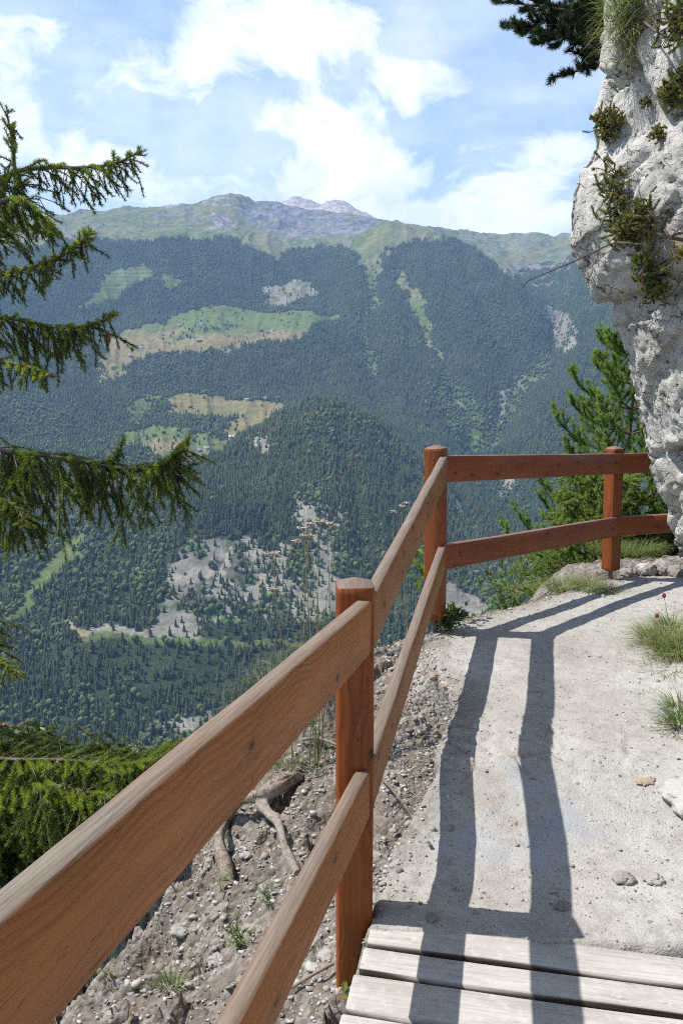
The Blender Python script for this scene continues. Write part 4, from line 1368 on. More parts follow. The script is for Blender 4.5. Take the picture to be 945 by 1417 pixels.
# ------------------------------------------------------------------ the spruce on the left
TRUNK = np.array([-2.72, 5.15])
base_z = -3.2
spruce = empty("spruce_tree", (TRUNK[0], TRUNK[1], base_z), "tall drooping spruce tree standing on the drop side, its boughs hanging into view", "tree")
SL = np.array([TRUNK[0], TRUNK[1], base_z])
tb_ = MB()
zz = np.linspace(0, 6.6, 30)
tb_.tube(np.stack([.04 * np.sin(zz * .9), .03 * np.cos(zz * 1.1), zz], 1), .085 * (1 - zz / 7.2) + .012, 10)
tb_.build("trunk", M_bark, spruce, True)
def onto_trunk(z): return np.array([TRUNK[0], TRUNK[1], z])
def bough_px(pxs, Ys, root=True, **kw):
    pts = [P(u, v, Y) for (u, v), Y in zip(pxs, Ys)]
    z0 = pts[0][2] - .12
    return spruce_bough(spruce, ([onto_trunk(z0)] if root else []) + pts, loc=SL, **kw)
bough_px([(-60, 275), (30, 236), (110, 232), (160, 226), (196, 208)], [5.0, 4.9, 4.85, 4.8, 4.75], lat=.26, hang=(.08, .26), nlat=40, hang_n=2.2, inner=.15, bright=.08)
bough_px([(-40, 330), (10, 300), (22, 240), (9, 146)], [4.9, 4.8, 4.75, 4.75], lat=.34, hang=(.06, .22), nlat=40, hang_n=1.8, inner=.15, bright=.1)
bough_px([(-40, 300), (20, 275), (60, 300), (78, 322)], [4.6, 4.5, 4.5, 4.5], lat=.22, hang=(.06, .22), nlat=26, hang_n=2.2, bright=.1, inner=.2)
bough_px([(-60, 398), (10, 378), (70, 362), (104, 342), (128, 318)], [4.9, 4.8, 4.7, 4.65, 4.6], lat=.22, hang=(.05, .20), nlat=44, hang_n=1.8, bright=.25)
bough_px([(-70, 440), (10, 440), (70, 452), (118, 452), (164, 434)], [5.1, 4.95, 4.85, 4.75, 4.7], lat=.24, hang=(.10, .36), nlat=46, hang_n=2.2, bright=.1)
bough_px([(-60, 510), (-10, 500), (40, 508), (68, 520)], [4.9, 4.7, 4.6, 4.55], lat=.24, hang=(.06, .22), nlat=26, hang_n=2.0, bright=.25)
bough_px([(-80, 606), (0, 622), (90, 634), (170, 648), (222, 642), (250, 618)], [5.1, 4.9, 4.75, 4.6, 4.5, 4.5], lat=.34, hang=(.12, .46), nlat=64, hang_n=2.6, bright=.2, bare=.3)
bough_px([(205, 650), (232, 642), (254, 622), (264, 602)], [4.55, 4.52, 4.5, 4.5], lat=.08, hang=(.04, .10), nlat=12, hang_n=.3, bright=.35, base_r=.006, droop=(-.3, .3), inner=.1, root=False)
bough_px([(120, 642), (150, 638), (164, 626), (172, 606)], [4.7, 4.68, 4.66, 4.65], lat=.10, hang=(.04, .10), nlat=14, hang_n=.3, bright=.3, base_r=.006, droop=(-.3, .3), inner=.1, root=False)
bough_px([(-60, 700), (-10, 690), (20, 700), (40, 730)], [4.9, 4.7, 4.6, 4.5], lat=.26, hang=(.10, .40), nlat=26, hang_n=2.4, bright=.05)
bough_px([(-80, 900), (-30, 905), (0, 915), (26, 932)], [4.9, 4.7, 4.6, 4.5], lat=.16, hang=(.06, .24), nlat=24, hang_n=2.0, bright=.25)
b6, b6f = bough_px([(-80, 1040), (0, 1050), (90, 1052), (170, 1058), (238, 1042)], [4.8, 4.5, 4.35, 4.25, 4.2], lat=.46, hang=(.10, .34), nlat=110, hang_n=4.0, droop=(-.2, .5), bright=.28)
bough_px([(-80, 1085), (0, 1090), (70, 1086), (130, 1098), (190, 1104)], [4.6, 4.3, 4.15, 4.05, 4.0], lat=.44, hang=(.10, .36), nlat=100, hang_n=4.0, droop=(-.1, .6), bright=.34)
bough_px([(-80, 1150), (0, 1158), (60, 1160), (120, 1165), (150, 1160)], [4.7, 4.5, 4.4, 4.3, 4.25], lat=.42, hang=(.10, .40), nlat=70, hang_n=5.0, bright=.18)
bough_px([(-80, 1050), (0, 1068), (80, 1072), (140, 1080), (170, 1076)], [5.3, 5.2, 5.1, 5.0, 5.0], lat=.5, hang=(.10, .36), nlat=48, hang_n=3.0, bright=.20)
# the boughs on the far side of the trunk
for k, (ang, dz) in enumerate([(150, .3), (205, -.5), (250, .1), (170, -.9), (225, -.8)]):
    w = b6.copy(); COL.objects.link(w); w.parent = spruce
    f = b6f.copy(); COL.objects.link(f); f.parent = w
    w.location = (0, 0, dz); w.rotation_euler = (0, 0, math.radians(ang))
# a ripe cone under the third bough
cb = MB()
cz = np.linspace(0, 1, 12)
cpos = P(149, 458, 4.72) - SL
cr = .0145 * np.sin(np.clip(cz * 1.05 + .06, 0, 1) * math.pi) ** .6 + .002
cb.tube(np.stack([cpos[0] + 0 * cz, cpos[1] + 0 * cz, cpos[2] - .085 * cz], 1), cr, 9, .3)
for k in range(70):
    a = k * 2.4; t = k / 70
    r = .0145 * math.sin(min(1, t * 1.05 + .06) * math.pi) ** .6 + .001
    c = cpos + np.array([r * math.cos(a), r * math.sin(a), -.085 * t])
    o2 = np.array([math.cos(a), math.sin(a), -.9]); s2 = np.array([-math.sin(a), math.cos(a), 0])
    cb.add(np.array([c - s2 * .005, c + s2 * .005, c + o2 * .006]), np.array([[0, 1, 2]]), .6)
M_cone = bark_mat("cone_scales", (.09, .05, .03), (.20, .11, .06), 60)
cb.build("cone", M_cone, spruce)

# ------------------------------------------------------------------ pine clinging to the cliff, top right
ptop = empty("pine_tree", (3.05, 6.05, 3.3), "dark pine tree reaching out over the cliff top against the sky", "tree")
PL = np.array([3.05, 6.05, 3.3])
tb_ = MB()
tp = curve([(0, -.35, -.25), (.10, .45, .25), (.15, .9, 1.1), (.10, 1.1, 2.4), (.2, 1.1, 4.0)], 24)
tb_.tube(tp, .09 * (1 - .75 * np.linspace(0, 1, 24)), 9)
tb_.build("trunk", M_pbark, ptop, True)
def pine_bough(parent, pts, loc, mat_f, mat_w, nsub=9, sub=.30, nl=.048, nw=.0028, tuft=.10, per=900, tint=.4, base_r=.016, upward=.5, start=.3, depth2=4):
    ax = curve(pts, 22) - loc
    wood, fol = MB(), Foliage()
    wood.tube(ax, base_r * (1 - .8 * np.linspace(0, 1, 22)), 6)
    T = np.gradient(ax, axis=0); T /= np.linalg.norm(T, axis=1)[:, None]
    def tip(pts):
        L = np.linalg.norm(np.diff(pts, axis=0), axis=1).sum()
        fol.along(pts, per, nl, nw, .75, [tint - .12, tint, tint + .2], .1, start=max(0, 1 - tuft / max(L, 1e-3)))
    tip(ax)
    for k, t in enumerate(np.linspace(start, .97, nsub)):
        i = int(t * 21)
        side = np.cross(T[i], (0, 0, 1)); side /= np.linalg.norm(side) + 1e-9
        sg = 1 if k % 2 else -1
        L = sub * (.35 + .65 * (1 - t)) * rv.uniform(.7, 1.2)
        d = T[i] * rv.uniform(.5, .9) + side * sg * rv.uniform(.3, .9) + np.array([0, 0, rv.uniform(-.35, .35)])
        tw = swing(ax[i], d, L, -upward, 7, .5)
        wood.tube(tw, .006 * (1 - .6 * np.linspace(0, 1, len(tw))), 5)
        tip(tw)
        for _ in range(depth2):
            j = rv.integers(2, len(tw))
            d2 = (tw[j] - tw[j - 1]); d2 /= np.linalg.norm(d2)
            t2_ = swing(tw[j], d2 + rv.normal(0, .55, 3), L * rv.uniform(.25, .5), -upward, 5, .4)
            wood.tube(t2_, .0035, 4)
            tip(t2_)
    w = wood.build("bough", mat_w, parent)
    fol.build("needles", mat_f, w)
    return w
for px, Y in [([(862, 40), (800, 18), (740, 8), (684, 2)], 6.6), ([(872, 70), (806, 52), (760, 44), (700, 36)], 6.8), ([(870, 20), (800, -14), (740, -24), (700, -30)], 6.7),
              ([(860, 84), (820, 66), (785, 52), (748, 56)], 6.5), ([(862, 70), (834, 88), (800, 98), (762, 108)], 6.5), ([(868, 40), (826, 30), (800, 30), (776, 40)], 7.0),
              ([(868, 10), (838, -6), (800, -30), (770, -60)], 6.9), ([(880, 60), (848, 50), (830, 62), (818, 78)], 6.6), ([(880, 0), (830, 8), (770, 22), (722, 48)], 6.9)]:
    pts = [P(u, v, Y + .05 * k) for k, (u, v) in enumerate(px)]
    root = PL + tp[np.argmin(np.abs(tp[:, 2] + PL[2] - pts[0][2]))]
    thin = px[-1] == (762, 108)
    pine_bough(ptop, [root] + pts, PL, M_pine, M_pbark, nsub=8 if thin else 16, sub=.17 if thin else .34, tuft=.09 if thin else .14, start=.5 if thin else .22, per=1500, nl=.042, nw=.004)

# ------------------------------------------------------------------ young conifers behind the fence
def whorl_tree(name, x, y, z0, H, R, mat_f, label, group=None, nwh=9, seed=0, kind='pine', lean=(0, 0), tint=.45):
    e = empty(name, (x, y, z0), label, "tree", group)
    b = MB()
    zs = np.linspace(0, H, 16)
    tr = np.stack([lean[0] * zs / H + .02 * np.sin(zs * 2), lean[1] * zs / H + .02 * np.cos(zs * 2.3), zs], 1)
    b.tube(tr, .045 * (1 - zs / H) + .006, 7)
    b.build("trunk", M_pbark, e, True)
    for w in range(nwh):
        t = .12 + .86 * w / nwh
        zc = H * t
        n = 6 if kind == 'pine' else 8
        for k in range(n):
            a = k / n * 6.28 + w * .9 + rv.uniform(-.25, .25)
            L = R * (1 - t) ** .8 * rv.uniform(.7, 1.1) + .12
            p0 = np.array([np.interp(zc, zs, tr[:, 0]), np.interp(zc, zs, tr[:, 1]), zc])
            d = np.array([math.cos(a), math.sin(a), 0])
            if kind == 'pine':
                pts = [p0, p0 + d * L * .4 + (0, 0, L * .12), p0 + d * L * .8 + (0, 0, L * .36), p0 + d * L * 1.0 + (0, 0, L * .62)]
                pine_bough(e, np.array(pts), np.zeros(3), mat_f, M_pbark, nsub=10, sub=.36 * L ** .5 + .05, nl=.040, nw=.0040, tuft=.40, per=1000, tint=tint, base_r=.010, upward=.9, start=.3, depth2=2)
            else:
                pts = [p0, p0 + d * L * .4 + (0, 0, L * .05), p0 + d * L * .8 - (0, 0, L * .04), p0 + d * L]
                pine_bough(e, np.array(pts), np.zeros(3), mat_f, M_pbark, nsub=14, sub=.42 * L ** .5 + .03, nl=.022, nw=.0036, tuft=.5, per=1100, tint=tint + .1, base_r=.008, upward=.1, start=.15, depth2=3)
    pine_bough(e, np.array([tr[-3], tr[-2], tr[-1], tr[-1] + (0, 0, .22)]), np.zeros(3), mat_f, M_pbark, nsub=5, sub=.12, nl=.034, nw=.0026, tuft=.3, per=700, tint=tint + .1, base_r=.008, upward=1, start=.1, depth2=0)
    return e
whorl_tree("young_pine", 3.08, 8.9, -1.6, 3.95, 1.35, M_young, "bright green young pine tree rising behind the fence beside the cliff", nwh=13, lean=(.05, 0))
whorl_tree("young_spruce", 2.55, 8.0, -1.5, 2.35, 1.15, M_young, "low fresh green bushy spruce tree behind the fence corner, below the young pine", nwh=10, kind='spruce', tint=.6)
whorl_tree("young_spruce", 3.5, 7.8, -1.3, 2.4, .8, M_young, "darker bushy spruce tree half hidden by the cliff foot behind the last rails", nwh=8, kind='spruce', tint=.3)

# ------------------------------------------------------------------ loose stones
def hit(u, v, lift=0.0):
    """where a sight line meets the local ground"""
    d = ray(u, v)
    t = np.arange(.8, 10, .006)
    p = np.array([0, 0, EYE]) + t[:, None] * d
    g = ground_parts(p[:, 0], p[:, 1])[0]
    k = np.where(p[:, 2] <= g)[0]
    q = p[k[0]] if len(k) else p[-1]
    return np.array([q[0], q[1], (g[k[0]] if len(k) else q[2]) + lift])

def stone_mat():
    m = NT("loose_stone")
    co = m.coord('Object')
    t = m.attr("tint")
    c = m.ramp(t, [(0, (.155, .145, .14)), (.35, (.29, .27, .25)), (.6, (.37, .35, .325)), (.85, (.50, .485, .46)), (1, (.34, .25, .18))])
    n = m.noise(co, 60, 5, .7)
    c = m.mix(m.map(n, .35, .65, .5, 0), c, m.mix(1.0, c, (.65, .64, .63), 'MULTIPLY'))
    return m.done(m.principled(c, .9, .2, n, .4, .006))
M_stone = stone_mat()
rg = np.random.default_rng(5)
ICO1, ICO3 = bmesh_ico(1), bmesh_ico(4)
CHIP = (np.array([(x, y, z) for x in (-1., 1.) for y in (-1., 1.) for z in (-1., 1.)]) * .8,
        np.array([(0, 1, 3), (0, 3, 2), (4, 6, 7), (4, 7, 5), (0, 4, 5), (0, 5, 1), (2, 3, 7), (2, 7, 6), (0, 2, 6), (0, 6, 4), (1, 5, 7), (1, 7, 3)]))
def stone_templates(n):
    out = []
    for k in range(n):
        v = CHIP[0] * rg.uniform(.55, 1.2, (8, 3)) * np.array([1, rg.uniform(.55, .95), rg.uniform(.22, .55)])
        out.append(v)
    return out
def gravel(name, n, xr, yr, wfun, rmed, rsig, rmax, label):
    x = rg.uniform(*xr, n); y = rg.uniform(*yr, n)
    z, s, e, so = ground_parts(x, y)
    keep = rg.uniform(0, 1, n) < wfun(x, y, s, e, so)
    x, y, z = x[keep], y[keep], z[keep]
    N = len(x)
    r = np.minimum(np.exp(rg.normal(math.log(rmed), rsig, N)), rmax)
    vs, fs, ts = [], [], []
    base = 0
    T = stone_templates(10)
    for k, tv_ in enumerate(T):
        idx = np.arange(k, N, len(T))
        m = len(idx)
        A = rg.uniform(0, 6.28, m); B = rg.normal(0, .6, m)
        c, s_ = np.cos(A)[:, None], np.sin(A)[:, None]
        X = tv_[None, :, 0] * c - tv_[None, :, 1] * s_; Y = tv_[None, :, 0] * s_ + tv_[None, :, 1] * c; Z = np.broadcast_to(tv_[None, :, 2], X.shape)
        cb_, sb_ = np.cos(B)[:, None], np.sin(B)[:, None]
        Y, Z = Y * cb_ - Z * sb_, Y * sb_ + Z * cb_
        v = np.stack([X, Y, Z], -1) * r[idx][:, None, None] + np.stack([x[idx], y[idx], z[idx] + r[idx] * .18], -1)[:, None]
        vs.append(v.reshape(-1, 3)); fs.append((CHIP[1][None] + (np.arange(m) * len(tv_))[:, None, None]).reshape(-1, 3) + base)
        base += m * len(tv_)
        ts.append(np.repeat(rg.beta(2.2, 2.0, m), len(tv_)))
    me = np_mesh(name, np.concatenate(vs), np.concatenate(fs))
    attr_float(me, "tint", np.concatenate(ts))
    tag(obj(name, me, M_stone), label, "gravel", kind="stuff")
gravel("gravel", 44000, (-1.6, 1.1), (1.2, 5.4), lambda x, y, s, e, so: np.where(e > -.02, np.where(so < 1.3, .62 * (.35 + .65 * sstep(-.25, .15, fbm(np.stack([x, y], 1) * 3.0, 3, 201))), 0), 0) * (1 - .45 * sstep(2.5, 2.1, y) * sstep(.3, .5, so)), 0.0060, .50, .026,
       "loose angular gravel and small stones covering the slope under the fence")
gravel("gravel", 20000, (-.1, 3.0), (2.1, 7.0), lambda x, y, s, e, so: np.where(e <= 0, .04 + .55 * sstep(-.30, -.02, e) ** 2 + .35 * sstep(-.75, -1.25, s) * sstep(-.2, .2, fbm(np.stack([x, y], 1) * 2.4, 3, 202)) + .16 * sstep(.1, .35, fbm(np.stack([x, y], 1) * 1.9, 3, 203)), 0) * (y > 2.13), .0040, .50, .020,
       "scattered pebbles and grit along both edges of the path")

def rock(u, v, size, label, seed, squash=.6, tint=.5, sink=.25, rot=0, group=None, name="stone", at=None, elong=1.2, amp=(.42, .12), f=1.5):
    p = hit(u, v) if at is None else np.asarray(at, float)
    vv = ICO3[0] * np.array([elong, 1, squash])
    h, e = facet(vv * f + seed * 3.7, 300 + seed)
    h2, _ = facet(vv * 4.2 + seed, 320 + seed)
    vv = vv * (1 + amp[0] * h + amp[1] * h2 + .02 * fbm(vv * 9, 2, seed))[:, None] * size
    c, s_ = math.cos(rot), math.sin(rot)
    vv[:, :2] = vv[:, :2] @ np.array([[c, s_], [-s_, c]])
    me = np_mesh(name, vv, ICO3[1])
    attr_float(me, "tint", np.full(len(vv), tint))
    o = obj(name, me, M_stone)
    o.location = (p[0], p[1], p[2] + size * squash * (.5 - sink))
    return tag(o, label, name, group)
rock(952, 1108, .085, "white rough stone at the right edge of the path, largest loose stone in view", 1, .62, .70, .4, 1.4, elong=1.7, amp=(.30, .10), f=1.7)
rock(602, 938, .022, "upper of two small brown stones beside the eroded path edge", 2, .8, 1.0)
rock(618, 950, .026, "lower of two small brown stones, dark, beside the eroded path edge", 3, .7, .95)
rock(862, 1218, .032, "flat grey stone lying on the right half of the trodden path", 4, .4, .35)
rock(905, 1220, .026, "small pale stone at the right edge of the path, beside the flat grey stone", 5, .5, .55)
rock(893, 1082, .024, "thin dark brown stone chip lying on the path near the white stone", 6, .3, .98, rot=.5, elong=1.9)
rock(598, 1272, .018, "small stone lying in the post's shadow just before the first plank", 7, .6, .25)
rock(778, 1256, .020, "small dark stone at the end of the lower rail's shadow", 8, .5, .2)
for k, (u, v, sz, ti) in enumerate([(443, 1262, .035, .8), (452, 1325, .045, .75), (432, 1340, .03, .95), (340, 1186, .04, .7), (488, 1300, .03, .6), (400, 1290, .035, .5), (380, 1150, .03, .6), (420, 1010, .03, .7), (560, 1110, .022, .75),
                                   (545, 1150, .025, .6), (300, 1330, .05, .6), (250, 1300, .06, .55), (360, 1340, .035, .45), (540, 905, .03, .3), (500, 935, .035, .65), (410, 960, .04, .6)]):
    rock(u, v, sz * .62, "angular pale grey stone half buried in the gravel slope under the fence", 20 + k, .5, ti * .75, .3, k * 1.1, group="stones on the gravel slope")
# dark broken lumps along the low kerb of rock behind the last post
for k, (u, v, sz, lab) in enumerate([(868, 796, .055, "small dark stone in the rock kerb right of the last visible post foot"), (893, 792, .07, "pale stone in the middle of the low rock kerb behind the path's bend"),
                                     (918, 790, .08, "large dark stone of the rock kerb tucked under the cliff nose"), (940, 796, .075, "dark stone at the right end of the rock kerb, at the picture's edge")]):
    rock(u, v, sz, lab, 50 + k, .75, [.3, .7, .3, .2][k], .15, k * .8)

# ------------------------------------------------------------------ dead root, sticks and rootlets
def root_mat():
    m = NT("bleached_root")
    co = m.coord('Object')
    n = m.noise(m.vmath('MULTIPLY', co, (55, 55, 22)), 1.0, 5, .65, 1.2)
    n2 = m.noise(co, 9, 3, .6)
    c = m.ramp(n, [(.34, (.05, .038, .03)), (.50, (.22, .175, .135)), (.68, (.38, .32, .26))])
    c = m.mix(m.map(n2, .4, .6, 0, .5), c, (.36, .33, .30))
    return m.done(m.principled(c, .85, .2, n, .9, .012))
M_root = root_mat()
def root_tube(mb, pxs, rad, lift, n=40, sides=14, wob=.22):
    pts = [hit(u, v) + np.array([0, 0, l]) for (u, v), l in zip(pxs, lift)]
    c = curve(pts, n)
    r = np.interp(np.linspace(0, 1, n), np.linspace(0, 1, len(rad)), rad)
    r = r * (1 + .12 * np.sin(np.linspace(0, 23, n)))
    k0 = mb.n
    mb.tube(c, r, sides)
    v = mb.v[-3] if len(mb.v) >= 3 else mb.v[0]
    # flutes along the wood
    vv = v.reshape(n, sides, 3)
    ang = np.arange(sides)
    fl = 1 + wob * (np.sin(ang * 2.1 + 1)[None] * .6 + .5 * vnoise(np.stack([np.repeat(np.linspace(0, 4, n), sides), np.tile(ang * .9, n)], 1), 9).reshape(n, sides))
    vv[:] = c[:, None] + (vv - c[:, None]) * fl[..., None]
rt_ = MB()
root_tube(rt_, [(418, 1076), (404, 1090), (384, 1112), (356, 1128), (330, 1142), (312, 1166), (304, 1188), (312, 1214), (318, 1228)], [.016, .036, .038, .030, .027, .025, .026, .030, .026], [.0, .05, .075, .095, .11, .11, .10, .06, .0])
root_tube(rt_, [(404, 1090), (388, 1110), (364, 1130), (372, 1146), (386, 1166), (396, 1190), (412, 1212)], [.026, .038, .033, .023, .019, .018, .016], [.04, .07, .075, .07, .06, .045, .01])
root_tube(rt_, [(362, 1132), (350, 1140), (334, 1140)], [.009, .007, .005], [.05, .05, .07], 14, 8)
root_tube(rt_, [(366, 1128), (376, 1146), (392, 1154)], [.006, .006, .004], [.07, .06, .02], 14, 8)
rto = rt_.build("dead_root", M_root, None, True)
tag(rto, "bleached forked dead root sticking out of the gravel slope between the rails", "root")
st_ = MB()
a, b = hit(527, 1084, .03), hit(596, 1176, .012)
st_.tube(curve([a, (a + b) / 2 + np.array([.01, 0, .006]), b], 14), .006, 7)
tag(st_.build("stick", M_bark, None, True), "thin dark stick lying across the gravel edge right of the near post", "stick")
st_ = MB()
st_.tube(curve([hit(418, 1030, .02), hit(440, 1032, .03), hit(466, 1036, .02)], 10), .008, 7)
tag(st_.build("stick", M_root, None, True), "short pale stick lying on the gravel just left of the near post", "stick")
st_ = MB()
st_.tube(curve([hit(404, 1376, .02), hit(430, 1364, .03), hit(462, 1346, .03)], 12), .005, 7)
tag(st_.build("stick", M_bark, None, True), "crooked reddish twig on the gravel at the lower left of the near post", "stick")
rl = MB()
rl2 = np.random.default_rng(3)
for k in range(60):
    yy = rl2.uniform(2.75, 3.95)
    xe = np.interp(yy, [2.2, 4.6], [.036, .537]) + .10
    p = np.array([xe, yy, gz(xe + .05, yy) - .01])
    pts = swing(p, (-1, rl2.normal(0, .7), rl2.uniform(-.1, .5)), rl2.uniform(.05, .16), 1.6, 7, .9)
    rl.tube(pts, .0014, 4)
tag(rl.build("rootlets", M_root, None), "tangle of fine dry rootlets hanging from the broken path edge", "roots", kind="stuff")

# ------------------------------------------------------------------ grasses and weeds near the path
def tuft(fol, c, n, L, spread, tint, W=.0028, bend=.5, up=1.0):
    n = int(n * 1.7)
    for _ in range(n):
        a = rv.uniform(0, 6.28); r = spread * math.sqrt(rv.uniform())
        p = np.array([c[0] + r * math.cos(a), c[1] + r * math.sin(a), c[2] - .01])
        d = np.array([math.cos(a) * rv.uniform(.1, .9), math.sin(a) * rv.uniform(.1, .9), up * rv.uniform(.6, 1.2)])
        fol.blade(p, d, L * rv.uniform(.5, 1.15), W * rv.uniform(.7, 1.3), bend * rv.uniform(.4, 1.4), np.clip(tint + rv.normal(0, .18), 0, 1))
def grass_plant(name, spots, label, cat="grass", seed=0, mat=None):
    f = Foliage()
    for (p, n, L, sp, ti, bd) in spots: tuft(f, p, n, L, sp, ti, bend=bd)
    o = f.build(name, mat or M_grass)
    return tag(o, label, cat)
H_ = hit
grass_plant("grass_tuft", [(H_(912, 888), 260, .15, .10, .52, .7), (H_(940, 905), 260, .18, .12, .55, .7), (H_(930, 870), 160, .14, .09, .45, .7), (H_(915, 900), 130, .06, .17, .7, .6), (H_(936, 925), 120, .06, .17, .75, .6), (H_(925, 880), 60, .10, .10, 1.0, .8)], "tall feathery grass tuft at the right edge of the path under the cliff")
grass_plant("grass_tuft", [(H_(944, 1004), 130, .12, .05, .3, .6), (H_(940, 985), 70, .13, .05, .4, .6), (H_(940, 1010), 80, .05, .10, .7, .6)], "small dark grass tuft at the right picture edge, nearer than the tall one")
grass_plant("grass_tuft", [(H_(742, 812), 200, .15, .11, .62, .9), (H_(780, 815), 280, .16, .13, .55, .9), (H_(815, 815), 220, .14, .11, .6, .9), (H_(705, 818), 90, .16, .09, .7, .8), (H_(840, 818), 70, .10, .08, .6, .9)], "sprawling pale dry grass patch at the path edge before the corner post")
grass_plant("grass_tuft", [(H_(880, 776) + np.array([0, .3, 0]), 200, .15, .2, .4, .6), (H_(905, 772) + np.array([0, .3, 0]), 200, .15, .2, .35, .6), (H_(860, 776) + np.array([0, .35, 0]), 120, .16, .18, .5, .6)], "green grass fringe growing behind the low rock kerb under the last rail")
grass_plant("grass_tuft", [(H_(372, 952), 120, .13, .16, .7, .7), (H_(398, 935), 90, .13, .13, .6, .7), (H_(350, 975), 80, .12, .13, .75, .7), (H_(450, 918), 50, .12, .10, .7, .7)], "thin dry grass along the crest of the slope left of the near post")
grass_plant("grass_tuft", [(H_(236, 1366), 60, .07, .03, .4, .4)], "tiny fresh green grass tuft on the rocky ledge, lower left")
grass_plant("grass_tuft", [(H_(376, 1248), 60, .07, .03, .35, .4)], "small green grass tuft in the gravel below the dead root")
grass_plant("grass_tuft", [(H_(400, 1050), 110, .06, .09, .45, .6), (H_(392, 1066), 60, .05, .07, .5, .6)], "low mossy green grass patch just above the dead root")
def leafy(name, base, stems, label, cat, mat=M_leaf, wood=M_twig, leafL=.045, leafW=.016, per=40, tint=.5, stem_r=.0022, tip_only=0.0):
    """stems: list of (end point, bow) from one base; leaves all along"""
    e = empty(name, tuple(base), label, cat)
    mb, f = MB(), Foliage()
    for end in stems:
        end = np.asarray(end, float) - base
        mid = end * .5 + np.array([rv.normal(0, .02), rv.normal(0, .02), .03])
        c = curve([np.zeros(3), mid, end], 14)
        mb.tube(c, stem_r * (1 - .6 * np.linspace(0, 1, 14)), 5)
        for _ in range(per):
            t = rv.uniform(tip_only, 1); i = min(int(t * 13), 12)
            d = (c[i + 1] - c[i]); d /= np.linalg.norm(d) + 1e-9
            dd = d * .5 + rv.normal(0, .6, 3) + np.array([0, 0, .25])
            f.leaf(c[i], dd, np.array([rv.normal(0, .3), rv.normal(0, .3), 1.0]), leafL * rv.uniform(.6, 1.2), leafW * rv.uniform(.7, 1.2), tint + rv.normal(0, .1))
    mb.build("stem", wood, e)
    f.build("leaves", mat, e)
    return e
b0 = H_(612, 872)
leafy("weed", b0, [b0 + np.array([rv.uniform(-.12, .24), rv.uniform(-.14, .10), rv.uniform(.03, .15)]) for _ in range(18)], "dark leafy weed spreading at the foot of the corner post", "plant", leafL=.055, leafW=.02, per=16, tint=.15)
b1 = H_(330, 1312)
leafy("weed", b1, [P(318, 1245, b1[1]), P(306, 1285, b1[1]), P(330, 1265, b1[1]), P(350, 1290, b1[1]), P(345, 1310, b1[1] - .1), P(312, 1310, b1[1] - .08)], "small weed with narrow green leaves in the gravel below the dead root", "plant", leafL=.024, leafW=.007, per=34, tint=.45)
b3 = P(706, 838, 6.1); b3[2] = gz(b3[0], b3[1])
leafy("weed", b3, [P(u, v, 6.1 + .2 * rv.normal()) for u, v in [(652, 762), (668, 782), (690, 752), (704, 735), (722, 748), (735, 765), (715, 775), (690, 790), (745, 790), (680, 800), (660, 800)]], "sprawling light green bush hanging over the edge between the corner post and the last post", "plant", leafL=.05, leafW=.02, per=42, tint=.75, tip_only=.2)
b2 = P(592, 860, 4.78); b2[2] = gz(b2[0], b2[1])
leafy("weed", b2, [P(586, 690, 4.8), P(592, 740, 4.85), P(578, 770, 4.75), P(600, 720, 4.9)], "bright green leafy weed growing just outside the corner post", "plant", leafL=.085, leafW=.034, per=13, tint=.72, tip_only=.35)
for (u, v, lab) in [(152, 1352, "pale green leafy seedling on the rock ledge, lower left"), (466, 1398, "single bright green leaf at the bottom of the near post"), (306, 1226, "yellow green leaf beside the foot of the dead root")]:
    bb = H_(u, v + 8)
    leafy("seedling", bb, [bb + np.array([.02, -.01, .05])], lab, "plant", leafL=.05, leafW=.02, per=4, tint=.78, tip_only=.6)
M_ustem = bark_mat("dry_stalk", (.20, .19, .09), (.34, .30, .17), 30)
M_uhead = bark_mat("dry_umbel", (.28, .235, .19), (.48, .44, .385), 50)
# dried umbel flowers on tall stalks behind the near post
def umbel_plant(bpx, heads, leaves, Y, label):
    b = np.array(P(*bpx, Y)); b[2] = gz(b[0], b[1])
    e = empty("umbel_flower", tuple(b), label, "flower")
    mb, lf = MB(), Foliage()
    for (u, v, r) in heads:
        top = P(u, v, Y + rv.normal(0, .06)) - b
        c = curve([np.array([rv.normal(0, .02), rv.normal(0, .02), 0]), top * .55 + np.array([rv.normal(0, .02), 0, 0]), top], 16)
        mb.tube(c, .0030 * (1 - .55 * np.linspace(0, 1, 16)), 5)
        fl = MB()
        for k in range(26):
            a = rv.uniform(0, 6.28); q = r * math.sqrt(rv.uniform())
            end = top + np.array([q * math.cos(a), q * math.sin(a), .018 + rv.normal(0, .003)])
            fl.tube(np.array([top, (top + end) / 2 + [0, 0, -.003], end]), .0008, 3)
            fl.add(ICO1[0] * np.array([.006, .006, .0035]) * rv.uniform(.7, 1.3) + end, ICO1[1], rv.uniform(0, 1))
        fl.build("flower_head", M_uhead, e)
        for _ in range(leaves):
            t = rv.uniform(.0, .62); i = int(t * 15)
            d0 = np.array([rv.normal(0, 1), rv.normal(0, 1), .7]); d0 /= np.linalg.norm(d0)
            for j in range(9):
                pp = c[i] + d0 * (.012 + .012 * j)
                lf.leaf(pp, d0 + rv.normal(0, .6, 3), np.array([0, 0, 1.0]), .026, .007, .55 + .2 * rv.normal())
    mb.build("stem", M_ustem, e); (lf.tv and lf.build("leaves", M_leaf, e))
umbel_plant((438, 905), [(420, 735, .034), (428, 730, .02), (443, 726, .036), (453, 729, .026), (465, 732, .022), (429, 747, .022), (421, 746, .02), (410, 754, .026)], 7, 3.9, "tall dried umbel flowers with feathery green leaves beside the near post")
umbel_plant((412, 915), [(378, 770, .036), (378, 820, .020)], 3, 3.9, "leaning dried umbel flowers on two stalks, left of the taller group")
